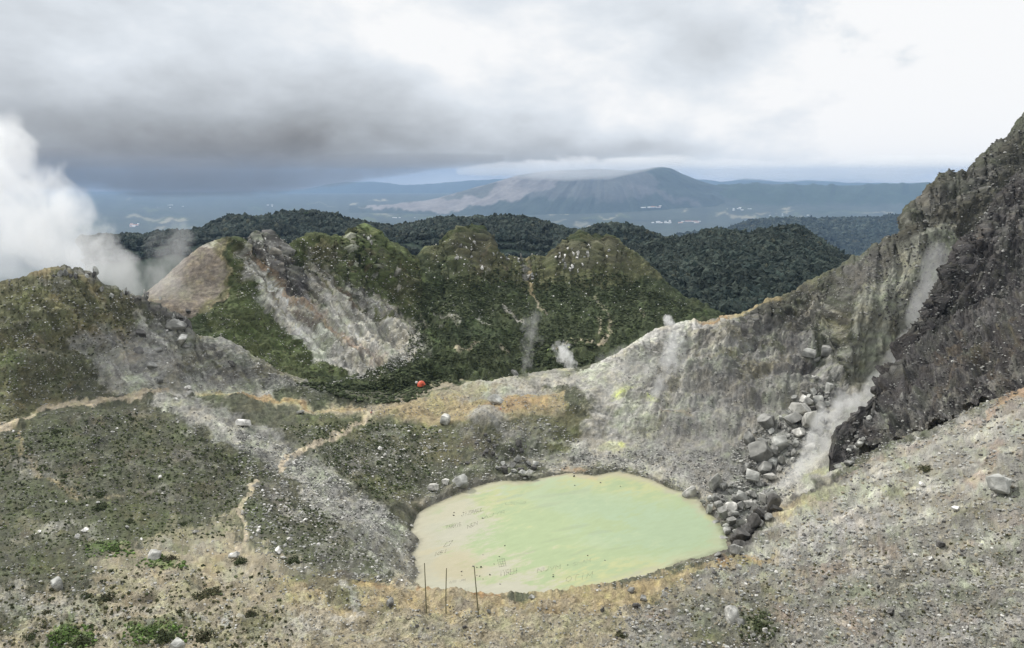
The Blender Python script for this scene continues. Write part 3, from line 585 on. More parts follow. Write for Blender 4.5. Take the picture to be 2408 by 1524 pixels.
# ------------------------------------------------------------------ forested ridges
FR = [  # (name, lines, X range)
 ('forest_ridge', [
  [(200,None,900,-170),(1000,None,900,-175),(2300,None,900,-190)],
  [(200,590,1180),(700,560,1180),(1200,575,1150),(1500,600,1120),(1600,640,1050),(2200,700,1050)],
  [(200,572,1320),(320,564,1320),(400,562,1320),(480,558,1310),(510,540,1300),(550,524,1300),(610,527,1300),(660,516,1300),(717,509,1300),(760,514,1300),(820,532,1300),(900,542,1300),(960,538,1300),(1030,526,1290),(1100,524,1280),(1190,520,1260),(1250,527,1240),(1310,542,1220),(1360,554,1200),(1420,544,1180),(1470,546,1170),(1520,562,1160),(1560,576,1150),(1640,600,1140),(1800,680,1120),(2200,760,1100)],
  [(200,None,1500,-260),(2300,None,1400,-400)]], 200, 1750),
 ('forest_hill', [
  [(1400,None,560,-150),(2200,None,560,-150)],
  [(1400,740,640),(1700,760,640),(1800,760,640),(1960,740,640),(2200,740,640)],
  [(1400,640,780),(1600,620,780),(1700,600,780),(1850,590,790),(1960,640,790),(2050,700,790),(2200,730,780)],
  [(1400,640,880),(1500,592,890),(1560,578,900),(1620,570,905),(1680,556,910),(1720,558,910),(1755,580,905),(1800,560,900),(1860,548,900),(1885,558,900),(1910,577,895),(1950,600,890),(1990,625,880),(2060,675,870),(2200,720,860)],
  [(1400,None,1000,-240),(2200,None,1000,-240)]], 1400, 2190),
 ('forest_slope', [
  [(1600,None,1500,-400),(2500,None,1500,-400)],
  [(1600,650,1900),(2000,640,1900),(2500,600,1900)],
  [(1600,560,2500),(1720,545,2500),(1760,532,2500),(1850,522,2500),(1950,524,2500),(2050,522,2500),(2140,512,2500),(2500,480,2500)],
  [(1600,None,3200,-500),(2500,None,3200,-500)]], 1600, 2400),
]
def dfr(lam, a):
    def f(P, px, py, T, q):
        gl = fbm(p3(px / 60, py / 300 + 2), 1, 3, .5, True)
        return a * (fbm(q, lam, 5, .5) + .8 * gl) * (1 - .7 * ss(T, T.max() - 1.35, T.max() - 1))
    return f
patch('forest_ridge_ground', FR[0][1], [6, 40, 6], FR[0][2], FR[0][3], 6, 'bush', [], M_for, dfr(120, 9), seed=4)
patch('forest_hill_ground', FR[1][1], [6, 50, 40, 6], FR[1][2], FR[1][3], 6, 'bush', [('brown','s',[(1720,650),(1730,760)],10,.4,.6)], M_for, dfr(90, 7), seed=5)
patch('far_forest_ground', FR[2][1], [6, 50, 6], FR[2][2], FR[2][3], 6, 'bush', [], M_for, dfr(500, 36), seed=6, ysc=2.2)

# ------------------------------------------------------------------ plain, volcano, far mountains
CL.update({k: np.array(v, np.float32) for k, v in dict(field=(.060,.072,.055), fdark=(.035,.055,.03), town=(.5,.5,.5), vdark=(.05,.065,.05), vash=(.24,.215,.20), vmid=(.13,.125,.12)).items()})
PL = [
 [(-900,None,1500,-850),(3300,None,1500,-850)],
 [(-900,560,10500),(3300,560,10500)],
 [(-900,520,13500),(3300,520,13500)],
 [(-900,490,17500),(1000,490,17500),(1650,487,15500),(3300,487,15500)],
 [(-900,462,24000),(900,460,24000),(1300,455,21000),(1600,440,18500),(1700,436,18000),(1800,433,18000),(1960,436,18000),(2180,432,18000),(3300,430,18000)],
 [(-900,None,34000,-900),(3300,None,30000,-700)]]
def dpl(P, px, py, T, q):
    pl = ss(px, 1500, 1750) * ss(T, 3, 3.8)
    return 14 * fbm(q, 1500, 4) * ss(P[:, 1], 5000, 9000) + pl * 90 * fbm(p3(px / 60, py / 60), 1, 3, .5, True) * (1 - ss(T, 3.8, 4))
rs = random.Random(3); ops = []
for i in range(230):
    X = rs.uniform(200, 2300); Y = rs.choice([rs.uniform(462, 560), rs.uniform(480, 545)])
    if X > 1500 and Y < 482: continue
    hh = 1.2 + (Y - 455) * .045
    ops.append((rs.choice(['field','fdark','fdark','fdark','grass','sand']), 'e', (X, Y, rs.uniform(14, 70), hh * rs.uniform(.5, 1.5), 0), 1, rs.uniform(.25, .7), .6))
ops.append(('fdark','p',[(1600,438),(2300,430),(2300,478),(1900,482),(1680,470)],10,.85,.3))
patch('plain', PL, [4, 60, 70, 60, 4], -900, 3300, 5, 'field', ops, M_far, dpl, seed=7, spk=.15)
VO = [
 [(820,None,9800,-860),(2000,None,9800,-860)],
 [(820,512,11000),(1200,512,10500),(1400,510,10500),(1800,510,10800),(2000,515,11000)],
 [(820,490,11800),(1000,478,11600),(1200,455,11200),(1400,450,11000),(1600,450,11200),(1750,470,11700),(2000,500,12300)],
 [(820,500,12500),(870,490,12300),(950,480,12200),(1050,462,12100),(1120,440,12000),(1180,424,12000),(1220,412,12000),(1300,402,12000),(1400,398,12000),(1480,402,12000),(1520,398,12000),(1550,393,12000),(1575,396,12000),(1600,408,12000),(1650,426,12000),(1700,438,12100),(1760,447,12200),(1850,465,12500),(2000,500,13000)],
 [(820,None,14500,-1000),(2000,None,14500,-1000)]]
def dvo(P, px, py, T, q):
    a = np.arctan2(px - 1420, 1.7 * (py - 330)) 
    return 50 * fbm(p3(a * 7, np.hypot(px - 1420, py - 330) / 180), 1, 4, .55, True) * (1 - .8 * ss(T, 2.6, 3)) * ss(T, .6, 1.4) + 20 * fbm(q, 500, 3)
OPSV = [('vash','p',[(850,492),(950,478),(1050,462),(1120,440),(1220,408),(1330,400),(1300,440),(1220,468),(1120,490),(1060,500),(950,498)],8,.85,.35),
        ('vdark','p',[(1040,470),(1110,446),(1170,440),(1150,458),(1080,474)],6,.7,.4),('vmid','p',[(1220,408),(1500,400),(1560,440),(1500,470),(1350,470),(1250,470)],14,.55,.6),
        ('vmid','s',[(1480,440),(1580,470),(1640,480)],10,.6,.6)]
patch('volcano', VO, [4, 40, 60, 4], 822, 1998, 3, 'vdark', OPSV, M_far, dvo, seed=8, spk=.12, ysc=1.42)
MT = [[(-900,None,30000,-1400),(3300,None,30000,-1400)],
 [(-900,452,33000),(0,448,33000),(400,452,33000),(700,446,33000),(780,432,33000),(860,428,33000),(960,434,33000),(1060,428,33000),(1120,424,33000),(1200,420,33000),(1500,424,33000),(1640,422,33000),(1700,426,33000),(1760,421,33000),(1850,428,33000),(1900,424,33000),(2000,429,33000),(2100,430,33000),(2200,428,33000),(3300,425,33000)],
 [(-900,None,36000,-1400),(3300,None,36000,-1400)]]
patch('far_mountains', MT, [10, 4], -900, 3300, 8, 'vdark', [], M_far, lambda P, px, py, T, q: 60 * fbm(p3(px / 30, py / 30), 1, 4) * (T > .5), seed=9, spk=.1)

# ------------------------------------------------------------------ lake
def build_lake():
    n = 360; L = np.array(LAKE); xs = np.linspace(L[:, 0].min() - 4, L[:, 0].max() + 4, n); ys = np.linspace(L[:, 1].min() - 4, L[:, 1].max() + 4, n)
    Xg, Yg = np.meshgrid(xs, ys); P = np.stack([Xg.ravel(), Yg.ravel(), np.full(n * n, LZ)], 1)
    px, py, _ = to_px(P); col = np.tile(np.array((.305, .368, .20), np.float32), (n * n, 1))
    nz = 2.2 * fbm(p3((px + py) / 75, (py + .1 * px) / 26), 1, 5, .65); nf = 1.6 * fbm(p3((px + 1 * py) / 20, (py + .2 * px) / 7), 1, 4, .7)
    CL.update(mud=np.array((.38,.355,.24)), mudg=np.array((.375,.362,.28)), lyel=np.array((.385,.385,.19)), lgrn=np.array((.285,.36,.23)), lor=np.array((.46,.30,.12)), ldk=np.array((.22,.25,.165)), mudo=np.array((.375,.335,.215)))
    paint(col, px + 30 * nz, py + 12 * nz, [
        ('lyel','p',[(960,1200),(1100,1140),(1300,1120),(1500,1100),(1560,1140),(1400,1160),(1200,1180),(1080,1240),(1120,1330),(1260,1370),(1500,1330),(1600,1330),(1400,1440),(900,1440),(900,1200)],110,.75,.9),
        ('lgrn','e',(1370,1180,220,50,10),1,.7,.9),('lgrn','e',(1560,1250,190,80,0),1,.7,.8),
        ('mudg','p',[(900,1180),(1060,1165),(1120,1185),(1130,1240),(1080,1300),(1150,1350),(1280,1380),(1330,1450),(900,1450)],120,.9,.9),
        ('mudo','e',(1060,1330,110,50,10),1,.75,.6),('mudg','e',(1060,1260,90,16,-15),1,.6,.5),('mud','e',(1050,1210,80,24,-15),1,.5,.6),('mudg','e',(1200,1390,180,26,5),1,.7,.5),
        ('lor','s',[(1290,1118),(1350,1112),(1400,1120)],12,.6,.5),('lyel','s',[(1400,1112),(1520,1120),(1640,1160),(1700,1230)],16,.7,.5),('lor','s',[(1440,1108),(1490,1114)],6,.4,.5),
        ('lor','s',[(1060,1168),(1000,1192),(975,1225)],5,.25,.6)], nz, nf)
    for X, Y, rx, ry, a in [(1280,1190,60,5,-12),(1330,1160,80,6,-8),(1200,1170,50,4,-15),(1350,1240,60,4,-10),(1300,1270,50,4,-12),(1420,1250,60,5,-6),(1360,1300,50,4,-20),(1240,1300,40,3,-18),(1130,1175,30,4,-18),(1450,1290,50,4,-10)]:
        paint(col, px, py, [('ldk','e',(X, Y, rx, ry, a),1,.28,1.0)], nz, nf)
    ins = inside(P[:, 0], P[:, 1], LAKE); dd = seg_dist(P[:, 0], P[:, 1], LAKE + [LAKE[0]]) * np.where(ins, 1, 0)
    e_ = (1 - ss(dd + 2.5 * nz + 2 * nf, 1.0, 6.5)) * (1 - .55 * ss(px, 1500, 1620) * ss(py, 1180, 1240))
    col = col * (1 - .85 * e_[:, None]) + np.array([.375, .35, .25]) * .85 * e_[:, None]
    e2 = (1 - ss(dd + 1.0 * nf, 0, 2.2))[:, None]; col = col * (1 - .3 * e2)
    col *= np.exp(.07 * nf + .05 * nz)[:, None]
    idx = np.arange(n * n).reshape(n, n); F = np.stack([idx[:-1, :-1], idx[:-1, 1:], idx[1:, 1:], idx[1:, :-1]], 2).reshape(-1, 4)
    me = make_mesh('lake', P, F, np.clip(col, 0, 1))
    m = bpy.data.materials.new('lake_water'); m.use_nodes = True; t = m.node_tree; bs = t.nodes['Principled BSDF']
    at = t.nodes.new('ShaderNodeVertexColor'); at.layer_name = 'Col'; t.links.new(at.outputs[0], bs.inputs['Base Color'])
    bs.inputs['Roughness'].default_value = .32; bs.inputs['Specular IOR Level'].default_value = .3
    return link('lake', me, m, kind='structure')
build_lake()
#OBJECTS_HERE
# ------------------------------------------------------------------ standing things on the ground
_AP = np.concatenate([p[1] for p in PATCH]); _px, _py, _dp = to_px(_AP)
BIN = 3.0; BW, BH = int(2900 / BIN), int(1700 / BIN)
_bx = ((_px + 240) / BIN).astype(int); _by = ((_py + 60) / BIN).astype(int)
_ok = (_bx >= 0) & (_bx < BW) & (_by >= 0) & (_by < BH) & (_dp > 20)
_id = np.nonzero(_ok)[0]; _od = _id[np.argsort(-_dp[_id], kind='stable')]
ZB = np.full(BW * BH, -1, np.int64); ZB[_by[_od] * BW + _bx[_od]] = _od
def pick(X, py):
    """ground point (first surface met) at survey coordinates"""
    X = np.atleast_1d(np.asarray(X, float)); py = np.atleast_1d(np.asarray(py, float))
    bx = ((X + 240) / BIN).astype(int); by = ((py + 60) / BIN).astype(int); r = np.full(len(X), -1, np.int64); best = np.full(len(X), 1e12)
    for dx, dy in ((0, 0), (1, 0), (-1, 0), (0, 1), (0, -1)):
        j = ZB[np.clip(by + dy, 0, BH - 1) * BW + np.clip(bx + dx, 0, BW - 1)]
        d = np.where(j >= 0, _dp[j], 1e12); t = (j >= 0) & ((r < 0) | (d < .8 * best))
        r = np.where(t, j, r); best = np.where(t, d, best)
    P = _AP[r].copy(); P[r < 0] = np.nan
    return P, best
def at(X, py):
    P, d = pick(X, py); return Vector(P[0]), float(d[0])
def in_poly(n, poly, sd):
    g = np.random.default_rng(sd); a = np.array(poly, float); lo, hi = a.min(0), a.max(0); out = []
    while sum(len(o) for o in out) < n:
        q = g.uniform(lo, hi, (n, 2)); out.append(q[inside(q[:, 0], q[:, 1], poly)])
    return np.concatenate(out)[:n], g

def ico(sub):
    b = bmesh.new(); bmesh.ops.create_icosphere(b, subdivisions=sub, radius=1)
    V = np.array([v.co[:] for v in b.verts], np.float32); F = np.array([[v.index for v in f.verts] for f in b.faces], np.int32); b.free(); return V, F
ICO = {i: ico(i) for i in (1, 2, 3, 4)}
def rock_shape(seed, sub=3, cuts=12, lo=.55, hi=.95, sc_=(1, .8, .65), rough=.05, box=False):
    g = np.random.default_rng(seed); V, F = ICO[sub]; V = V.copy() * (1.25 if box else 1)
    pl = [g.normal(size=3) for _ in range(cuts)]
    if box:
        A, _ = np.linalg.qr(g.normal(size=(3, 3))); pl = []
        for k in range(3):
            for s_ in (1, -1): pl.append((A[:, k] * s_ + g.normal(size=3) * .16, g.uniform(.45, .8)))
        for _ in range(cuts): pl.append((g.normal(size=3), g.uniform(.6, .95)))
    else: pl = [(p, g.uniform(lo, hi)) for p in pl]
    for n, d in pl:
        n = n / np.linalg.norm(n); h = V @ n - d; V -= np.maximum(h, 0)[:, None] * n
    V += V * (rough * 2 * fbm(V + seed, .6, 3, .6))[:, None]
    return (V * np.array(sc_)).astype(np.float32), F

def rock_mat(name, spread=.5):
    m = terrain_mat(name, .9, 5.0, .25, .07, var=.32); return m
M_rock = rock_mat('weathered_rock')
TONE = dict(white=(.72, .70, .66), pale=(.45, .44, .405), grey=(.33, .33, .305), mid=(.215, .213, .197), dark=(.10, .096, .09), warm=(.26, .23, .17), sulf=(.6, .62, .42))
RM = {}
def rock_mesh(kind, tone, k):
    key = (kind, tone, k)
    if key not in RM:
        sc_ = {0: (1, .8, .62), 1: (1, .9, .8), 2: (1, .6, .45), 3: (.8, .7, 1)}[k % 4]
        V, F = rock_shape(100 + k, 3, 8 if kind == 'block' else 14, lo=.42, hi=.8, sc_=sc_, box=(kind == 'block'), rough=.03 if kind == 'block' else .09)
        c = np.tile(np.array(TONE[tone], np.float32), (len(V), 1)); n = fbm(V + k * 3, .7, 4, .7)
        c *= np.exp(n * 1.5)[:, None]
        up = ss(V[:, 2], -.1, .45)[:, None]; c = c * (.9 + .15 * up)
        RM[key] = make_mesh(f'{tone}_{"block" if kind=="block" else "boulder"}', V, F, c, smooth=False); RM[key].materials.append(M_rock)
    return RM[key]
def boulder(X, py, wpx, tone, k=0, kind='round', rot=None, sink=.3, hs=1.0, label=None, group=None, name=None, tilt=.3):
    p, d = at(X, py)
    if p.x != p.x: return None
    s_ = wpx / FD * d / 2
    o = bpy.data.objects.new(name or ('rock_block' if kind == 'block' else 'boulder'), rock_mesh(kind, tone, k)); sc.collection.objects.link(o)
    r_ = random.Random(int(X * 13 + py * 7)); o.rotation_euler = (r_.uniform(-tilt, tilt), r_.uniform(-tilt, tilt), rot if rot is not None else r_.uniform(0, 6.28))
    o.scale = (s_, s_, s_ * hs); zz = {0: .62, 1: .8, 2: .45, 3: 1}[k % 4] * hs
    o.location = (p.x, p.y + s_ * .3, p.z + s_ * zz * (1 - sink * 1.4))
    o['label'] = label; o['category'] = 'crag' if name == 'crag' else 'rock' if kind == 'block' else 'boulder'
    if group: o['group'] = group
    return o

HERO = [
 (575,1004,38,'white',0,'block',.2,'large white boulder alone on the slope below the main path'),
 (1047,998,36,'pale',3,'block',.3,'pale pointed slab standing on the slope under the ochre saddle'),
 (1288,958,36,'mid',2,'block',.3,'dark grey slanting slab on the ochre saddle, nearest the grey mountain'),
 (1165,948,50,'grey',0,'round',.35,'wide grey boulder on the ochre saddle with hikers beside it'),
 (2352,1162,92,'grey',0,'round',.25,'largest foreground boulder, pale on its left face, below the bare pink trail'),
 (1720,1462,62,'pale',1,'round',.3,'big pale boulder beside a green tuft at the bottom right'),
 (1625,1172,56,'pale',1,'round',.3,'pale craggy boulder half in the green lake at its right shore'),
 (1577,1168,34,'pale',2,'block',.45,'flat pale slab lying in the lake off the far right shore'),
 (1700,1271,28,'grey',2,'block',.4,'small flat rock alone in the green water at the right end'),
 (1080,1138,52,'grey',1,'round',.4,'rounded grey hump of rock at the far left shore of the lake'),
 (1048,1137,30,'pale',0,'round',.35,'pale boulder just left of the grey hump at the lake shore'),
 (1243,1124,34,'pale',0,'round',.3,'pale boulder at the water below the heap of dark slabs'),
 (1016,1153,36,'pale',0,'block',.35,'pale leaning block where the lake shore turns at the left'),
 (357,1314,40,'pale',1,'round',.3,'pale rounded boulder with green grass behind it in the left foreground'),
 (547,1314,34,'pale',0,'round',.3,'pale boulder beside the dirt path with a dark shrub on its right'),
 (654,1302,26,'white',3,'round',.3,'upright pale boulder right of the dirt path junction'),
 (665,1314,18,'pale',1,'round',.3,'small pale boulder leaning behind the upright one by the path'),
 (198,1256,18,'white',1,'block',.3,'small bright white block in the left foreground scree'),
 (462,1254,24,'pale',2,'round',.3,'low pale boulder left of a round dark shrub above the path'),
 (409,1530,48,'grey',0,'block',.3,'large light grey boulder cut off by the bottom edge'),
 (135,1388,42,'grey',3,'block',.35,'grey triangular boulder in the left foreground'),
 (705,972,26,'pale',2,'block',.25,'pale flat topped rock beside the ochre path on the saddle'),
 (776,1133,24,'grey',1,'round',.25,'round grey boulder in the white scree left of the lake'),
 (443,917,22,'white',0,'block',.3,'white block just above the path at the scree fan'),
 (413,940,14,'white',1,'round',.3,'small white boulder just below the path at the scree fan'),
 (2250,1204,28,'white',0,'round',.35,'small white boulder left of the largest foreground boulder'),
 (917,1424,32,'mid',1,'round',.25,'dark speckled boulder on the ochre ground left of the poles'),
 (1487,1393,26,'mid',1,'round',.25,'brown rounded boulder on the near rim of the lake'),
 (1512,1411,24,'mid',0,'block',.25,'grey wedge shaped boulder just below the brown one on the near rim'),
 (1497,1430,24,'dark',1,'round',.25,'dark round boulder, lowest of the three on the near rim'),
 (1416,1440,18,'dark',3,'round',.25,'dark pointed rock in the open foreground right of the poles'),
 (1297,1372,14,'dark',1,'round',.3,'single dark boulder on the lake bed near the front shore'),
 (1150,1440,16,'mid',1,'round',.3,'small round stone at the foot of the right pole'),
 (1250,1407,20,'grey',0,'round',.3,'small grey boulder on the lip of the near shore'),
 (1740,1468,34,'mid',1,'round',.5,'grey half buried rock right behind the big pale boulder'),
 (330,800,36,'dark',3,'round',.15,'tall dark crag with a shadowed right side on the left hill'),
 (322,832,40,'dark',0,'round',.3,'broad dark rock just below the tall crag on the left hill'),
 (436,775,34,'dark',3,'round',.1,'tall dark outcrop at the end of the left crest'),
 (410,775,56,'mid',0,'round',.35,'wide lichen covered outcrop left of the tall crest outcrop'),
 (425,805,34,'pale',1,'block',.25,'pale flat faced block under the tall crest outcrop'),
 (440,815,24,'mid',1,'round',.3,'grey boulder tucked under the pale block on the left hill'),
 (375,830,36,'mid',0,'round',.3,'grey speckled outcrop in the middle of the white scree'),
 (355,870,36,'mid',3,'round',.3,'pointed grey rock lower down the white scree'),
 (372,898,26,'mid',1,'round',.3,'squat grey rock above the path in the white scree'),
 (490,845,40,'mid',2,'round',.25,'long dark rock band right of the white scree'),
 (545,858,26,'dark',1,'round',.25,'dark rock at the end of the long rock band'),
 (1210,880,28,'mid',1,'round',.4,'low scrubby grey knoll rock behind the saddle'),
 (1905,838,46,'grey',0,'block',.3,'light faced block on top of the undercut ledge of the grey mountain'),
 (1945,838,40,'mid',3,'block',.3,'dark jointed block at the right end of the undercut ledge'),
 (1920,850,34,'grey',2,'block',.3,'flat slab lying under the undercut ledge'),
 (1915,895,32,'pale',2,'block',.2,'lone pale wedge with a black underside on the scree above the rockfall'),
 (2210,1290,30,'dark',3,'round',.3,'dark rock standing on the right foreground slope'),
 (2190,1318,30,'pale',2,'round',.3,'pale boulder with a dark stone on top in the right foreground'),
 (2095,1445,34,'dark',2,'round',.3,'dark rock pair in the lower right scree'),
 (1690,1310,26,'mid',0,'round',.3,'grey rock on the orange strip at the right end of the near shore'),
 (2165,1145,24,'white',0,'round',.3,'small white boulder above the pale scree on the right slope'),
 (275,1010,8,'white',0,'round',.3,'tiny white boulder in the dark slope below the scree fan'),
 (265,1018,14,'white',2,'round',.3,'white elongated boulder in the middle of the dark left slope'),
 (375,1123,14,'white',1,'round',.3,'bright small boulder in the lower dark left slope'),
 (30,1015,10,'white',1,'round',.3,'white stone beside the path at the left edge'),
]
for X, Y, w_, tone, k, kind, sink, lab in HERO: boulder(X, Y, w_, tone, k, kind, sink=sink, label=lab)

ANCH = [(575,1004,'the large white boulder'),(357,1314,'the pale boulder backed by grass'),(547,1314,'the boulder at the dirt path'),(705,972,'the flat topped rock by the path'),(999,1440,'the left bamboo pole'),
 (1125,1448,'the right bamboo pole'),(2352,1162,'the largest foreground boulder'),(1720,1462,'the big pale boulder at the bottom'),(1047,998,'the pale pointed slab'),(776,1133,'the round grey boulder in the scree'),(238,1195,'the dark pair of shrubs'),
 (492,1252,'the brownish shrub'),(480,1500,'the spiky shrub at the bottom'),(409,1530,'the light boulder cut by the frame'),(2210,1290,'the standing dark rock on the right'),(1290,1400,'the front shore'),(980,1300,'the left shore of the lake'),
 (560,1210,'the bend of the dirt path'),(2095,1445,'the dark rock pair'),(1497,1430,'the trio on the near rim'),(917,1424,'the speckled boulder left of the poles'),(1625,1172,'the craggy boulder in the lake'),(1886,984,'the widest pale block'),
 (1789,1092,'the largest dark block'),(1772,1136,'the cube shaped block'),(1740,1290,'the orange strip'),(1805,1010,'the dark fronted block'),(1743,1176,'the long tilted slab'),(1791,1186,'the white upright block'),(1243,1124,'the pale boulder at the far water'),
 (1080,1138,'the grey hump at the shore'),(1165,948,'the wide boulder on the saddle'),(660,1100,'the narrow path through the scree'),(800,1030,'the path down from the saddle'),(60,1015,'the path at the left edge'),(330,800,'the tall crag of the left hill'),(436,775,'the tall crest outcrop'),(150,630,'the left hill summit'),(1250,660,'the thin ochre rim trail'),(1095,560,'the craggy rim peak'),(850,550,'the green ridge peak'),(628,565,'the white ridge crag'),(1370,575,'the broad rim top'),(1440,600,'the right shoulder of the rim')]
SHAPE = ['long', 'stout', 'flat', 'upright']; USED = {}
def tell(X, Y, w_, tone, k, what):
    d = sorted(((math.hypot(X - a, (Y - b) * 1.3), a, b, t) for a, b, t in ANCH))
    tn = dict(mid='mid grey', white='bright pale').get(tone, tone); sz = 'tiny' if w_ < 9 else 'small' if w_ < 14 else 'medium' if w_ < 22 else 'big'
    for dd, a, b, t in d[:4]:
        h = 'right' if X > a else 'left'; v = 'below' if Y > b else 'above'; r_ = abs(X - a) / (abs(Y - b) + 1e-3)
        w1 = f'{h} of' if r_ > 2.2 else v if r_ < .45 else f'{v} and {h} of'
        q = 'just ' if dd < 35 else 'far ' if dd > 170 else ''
        for lab in (f'{sz} {tn} {SHAPE[k % 4]} {what} {q}{w1} {t}',):
            while len(lab.split()) > 16: lab = lab.split(' ', 1)[1]
            if lab not in USED: USED[lab] = 1; return lab
    return lab
BLK = [(1894,955,30,'pale',1),(1920,950,34,'pale',0),(1886,984,60,'pale',0),(1863,1004,48,'grey',1),(1905,1016,52,'pale',3),(1805,1010,56,'grey',0),(1880,1031,30,'pale',1),
 (1764,1053,38,'grey',3),(1794,1058,34,'mid',1),(1840,1058,50,'pale',0),(1818,1068,32,'mid',1),(1789,1092,60,'mid',1),(1818,1095,30,'grey',0),(1836,1096,26,'grey',3),(1907,1058,28,'pale',2),
 (1797,1118,40,'grey',1),(1772,1136,48,'grey',0),(1753,1110,26,'grey',3),(1813,1131,38,'pale',2),(1680,1153,42,'grey',3),(1743,1176,46,'grey',2),(1705,1150,26,'mid',0),
 (1791,1186,30,'pale',3),(1816,1185,34,'mid',1),(1666,1176,18,'grey',0),(1683,1180,22,'grey',1),(1671,1211,26,'grey',3),(1692,1199,28,'grey',0),(1716,1201,34,'pale',0),(1698,1220,34,'grey',1),
 (1725,1220,36,'grey',2),(1741,1201,26,'mid',1),(1757,1196,32,'pale',0),(1775,1207,26,'grey',3),(1746,1237,32,'grey',2),(1721,1237,28,'grey',1),(1710,1255,24,'grey',0),(1705,1244,16,'pale',1),
 (1763,1226,24,'mid',0),(1744,1258,22,'grey',1),(1763,1245,24,'mid',3),(1682,1233,22,'pale',2),(1950,925,26,'grey',3),(1930,968,30,'grey',1),(1850,1030,24,'grey',2),(1770,1078,22,'mid',0),(1830,1112,20,'pale',1),
 (1855,1075,18,'grey',0),(1870,1055,20,'grey',3),(1728,1180,22,'grey',1),(1760,1165,20,'pale',0),(1700,1180,20,'grey',2),(1650,1185,16,'grey',0)]
names = {2:'widest pale block at the top of the rockfall',4:'tall pale block leaning into the steam in the rockfall',5:'dark fronted block at the upper left edge of the rockfall',11:'largest dark block in the middle of the rockfall',
 3:'grey split block just under the widest pale block of the rockfall',9:'pale topped slab above the largest dark rockfall block',16:'grey cube shaped block low in the rockfall',19:'pointed grey block at the foot of the rockfall near the lake',20:'long tilted slab near the foot of the rockfall',22:'white upright block at the lower right of the rockfall'}
for i, (X, Y, w_, tone, k) in enumerate(BLK):
    tone = tone if i in (2, 22) else dict(pale='grey', grey='mid', mid='mid')[tone] if i % 2 else tone; w_ *= 1.12
    boulder(X, Y, w_, tone, k + 4 * (i % 3), 'block', sink=.12, hs=1.1, tilt=.5, label=names.get(i) or tell(X, Y, w_, tone, k, 'rockfall block'), group='blocks of the rockfall')
g_ = random.Random(5)
q_, _g = in_poly(125, [(1700,1160),(1760,1060),(1830,1000),(1870,930),(1950,915),(1960,950),(1920,1050),(1860,1110),(1830,1160),(1790,1215),(1740,1262),(1690,1240)], 91)
for X, Y in q_:
    wq = 8 + 18 * g_.random() ** 1.7; tn_, k_ = g_.choice(['grey', 'mid', 'dark', 'mid', 'grey']), g_.randrange(12)
    boulder(X, Y, wq, tn_, k_, 'block', sink=.15, tilt=.6, label=tell(X, Y, wq, tn_, k_, 'rockfall block'), group='blocks of the rockfall')
for i in range(16):
    t = i / 15; X = 1728 + 95 * t + g_.uniform(-10, 8); Y = 1302 - 95 * t + g_.uniform(-12, 6)
    wq = g_.uniform(30, 52); tn_ = 'dark' if i % 4 else 'mid'; boulder(X, Y, wq, tn_, i, 'round', sink=.3, hs=1.2, label=tell(X, Y, wq, tn_, i, 'crag rock'), group='dark rocks at the right end of the lake')
for X, Y, w_ in [(1170,1105,26),(1186,1114,30),(1205,1098,24),(1207,1112,22),(1224,1107,26),(1216,1088,24),(1240,1096,22),(1195,1120,18),(1228,1120,24),(1258,1105,20),(1262,1092,18),(1232,1080,18),(1182,1094,20)]:
    tn_, k_ = g_.choice(['mid', 'dark', 'grey']), g_.randrange(8); boulder(X, Y, w_, tn_, k_, 'block', sink=.2, tilt=.6, label=tell(X, Y, w_, tn_, k_, 'slab of the far shore heap'), group='dark slabs on the far shore')
for X, Y, w_ in [(1150,1040,14),(1158,1052,16),(1145,1062,18),(1160,1068,16),(1135,1072,12),(1215,1050,26),(1205,1062,18),(1225,1062,18),(1140,1025,14),(1168,1078,12),(1120,1045,14),(1100,1090,16)]:
    k_ = g_.randrange(8); boulder(X, Y, w_, 'dark', k_, 'block', sink=.25, label=tell(X, Y, w_, 'dark', k_, 'rock above the far shore'), group='dark rocks above the far shore')
for cx_, cy_, sx, sy, n_, what in [(200,650,60,10,14,'rock on the crest of the left hill'),(300,700,50,18,16,'rock on the crest of the left hill'),(410,755,36,18,12,'rock at the end of the left crest'),(20,668,20,8,4,'rock on the crest at the left edge'),(628,580,22,12,16,'rock on the white crag of the ridge'),(640,615,26,24,14,'rock on the white crag of the ridge'),(868,570,16,16,8,'rock on the green peak of the ridge'),(1095,575,28,14,16,'rock on the craggy peak of the rim'),(1100,615,34,20,10,'rock on the craggy peak of the rim'),
                                (1370,600,60,14,22,'rock pillar on the broad rim top'),(1340,628,44,12,12,'rock pillar on the broad rim top'),(1200,610,40,6,8,'rock on the low rim saddle'),(1250,655,16,10,6,'rock beside the thin ochre trail on the rim')]:
    for _ in range(n_):
        X, Y = g_.gauss(cx_, sx * .6), g_.gauss(cy_, sy * .6); p_, d_ = at(X, Y)
        if p_.x != p_.x or d_ > 800: continue
        k_ = g_.choice([3, 3, 7, 1, 0]); tn_ = g_.choice(['pale', 'grey', 'white', 'mid']) if cx_ > 500 else g_.choice(['mid', 'dark', 'grey']); wq = g_.uniform(5, 12) if cx_ > 500 else g_.uniform(7, 18)
        boulder(X, Y, wq, tn_, k_, 'round', sink=.2, hs=g_.uniform(1, 1.9), name='crag', label=tell(X, Y, wq, tn_, k_, 'crag' if cx_ < 500 or 'pillar' not in what else 'rock pillar'), group=what.replace('rock', 'rocks', 1))

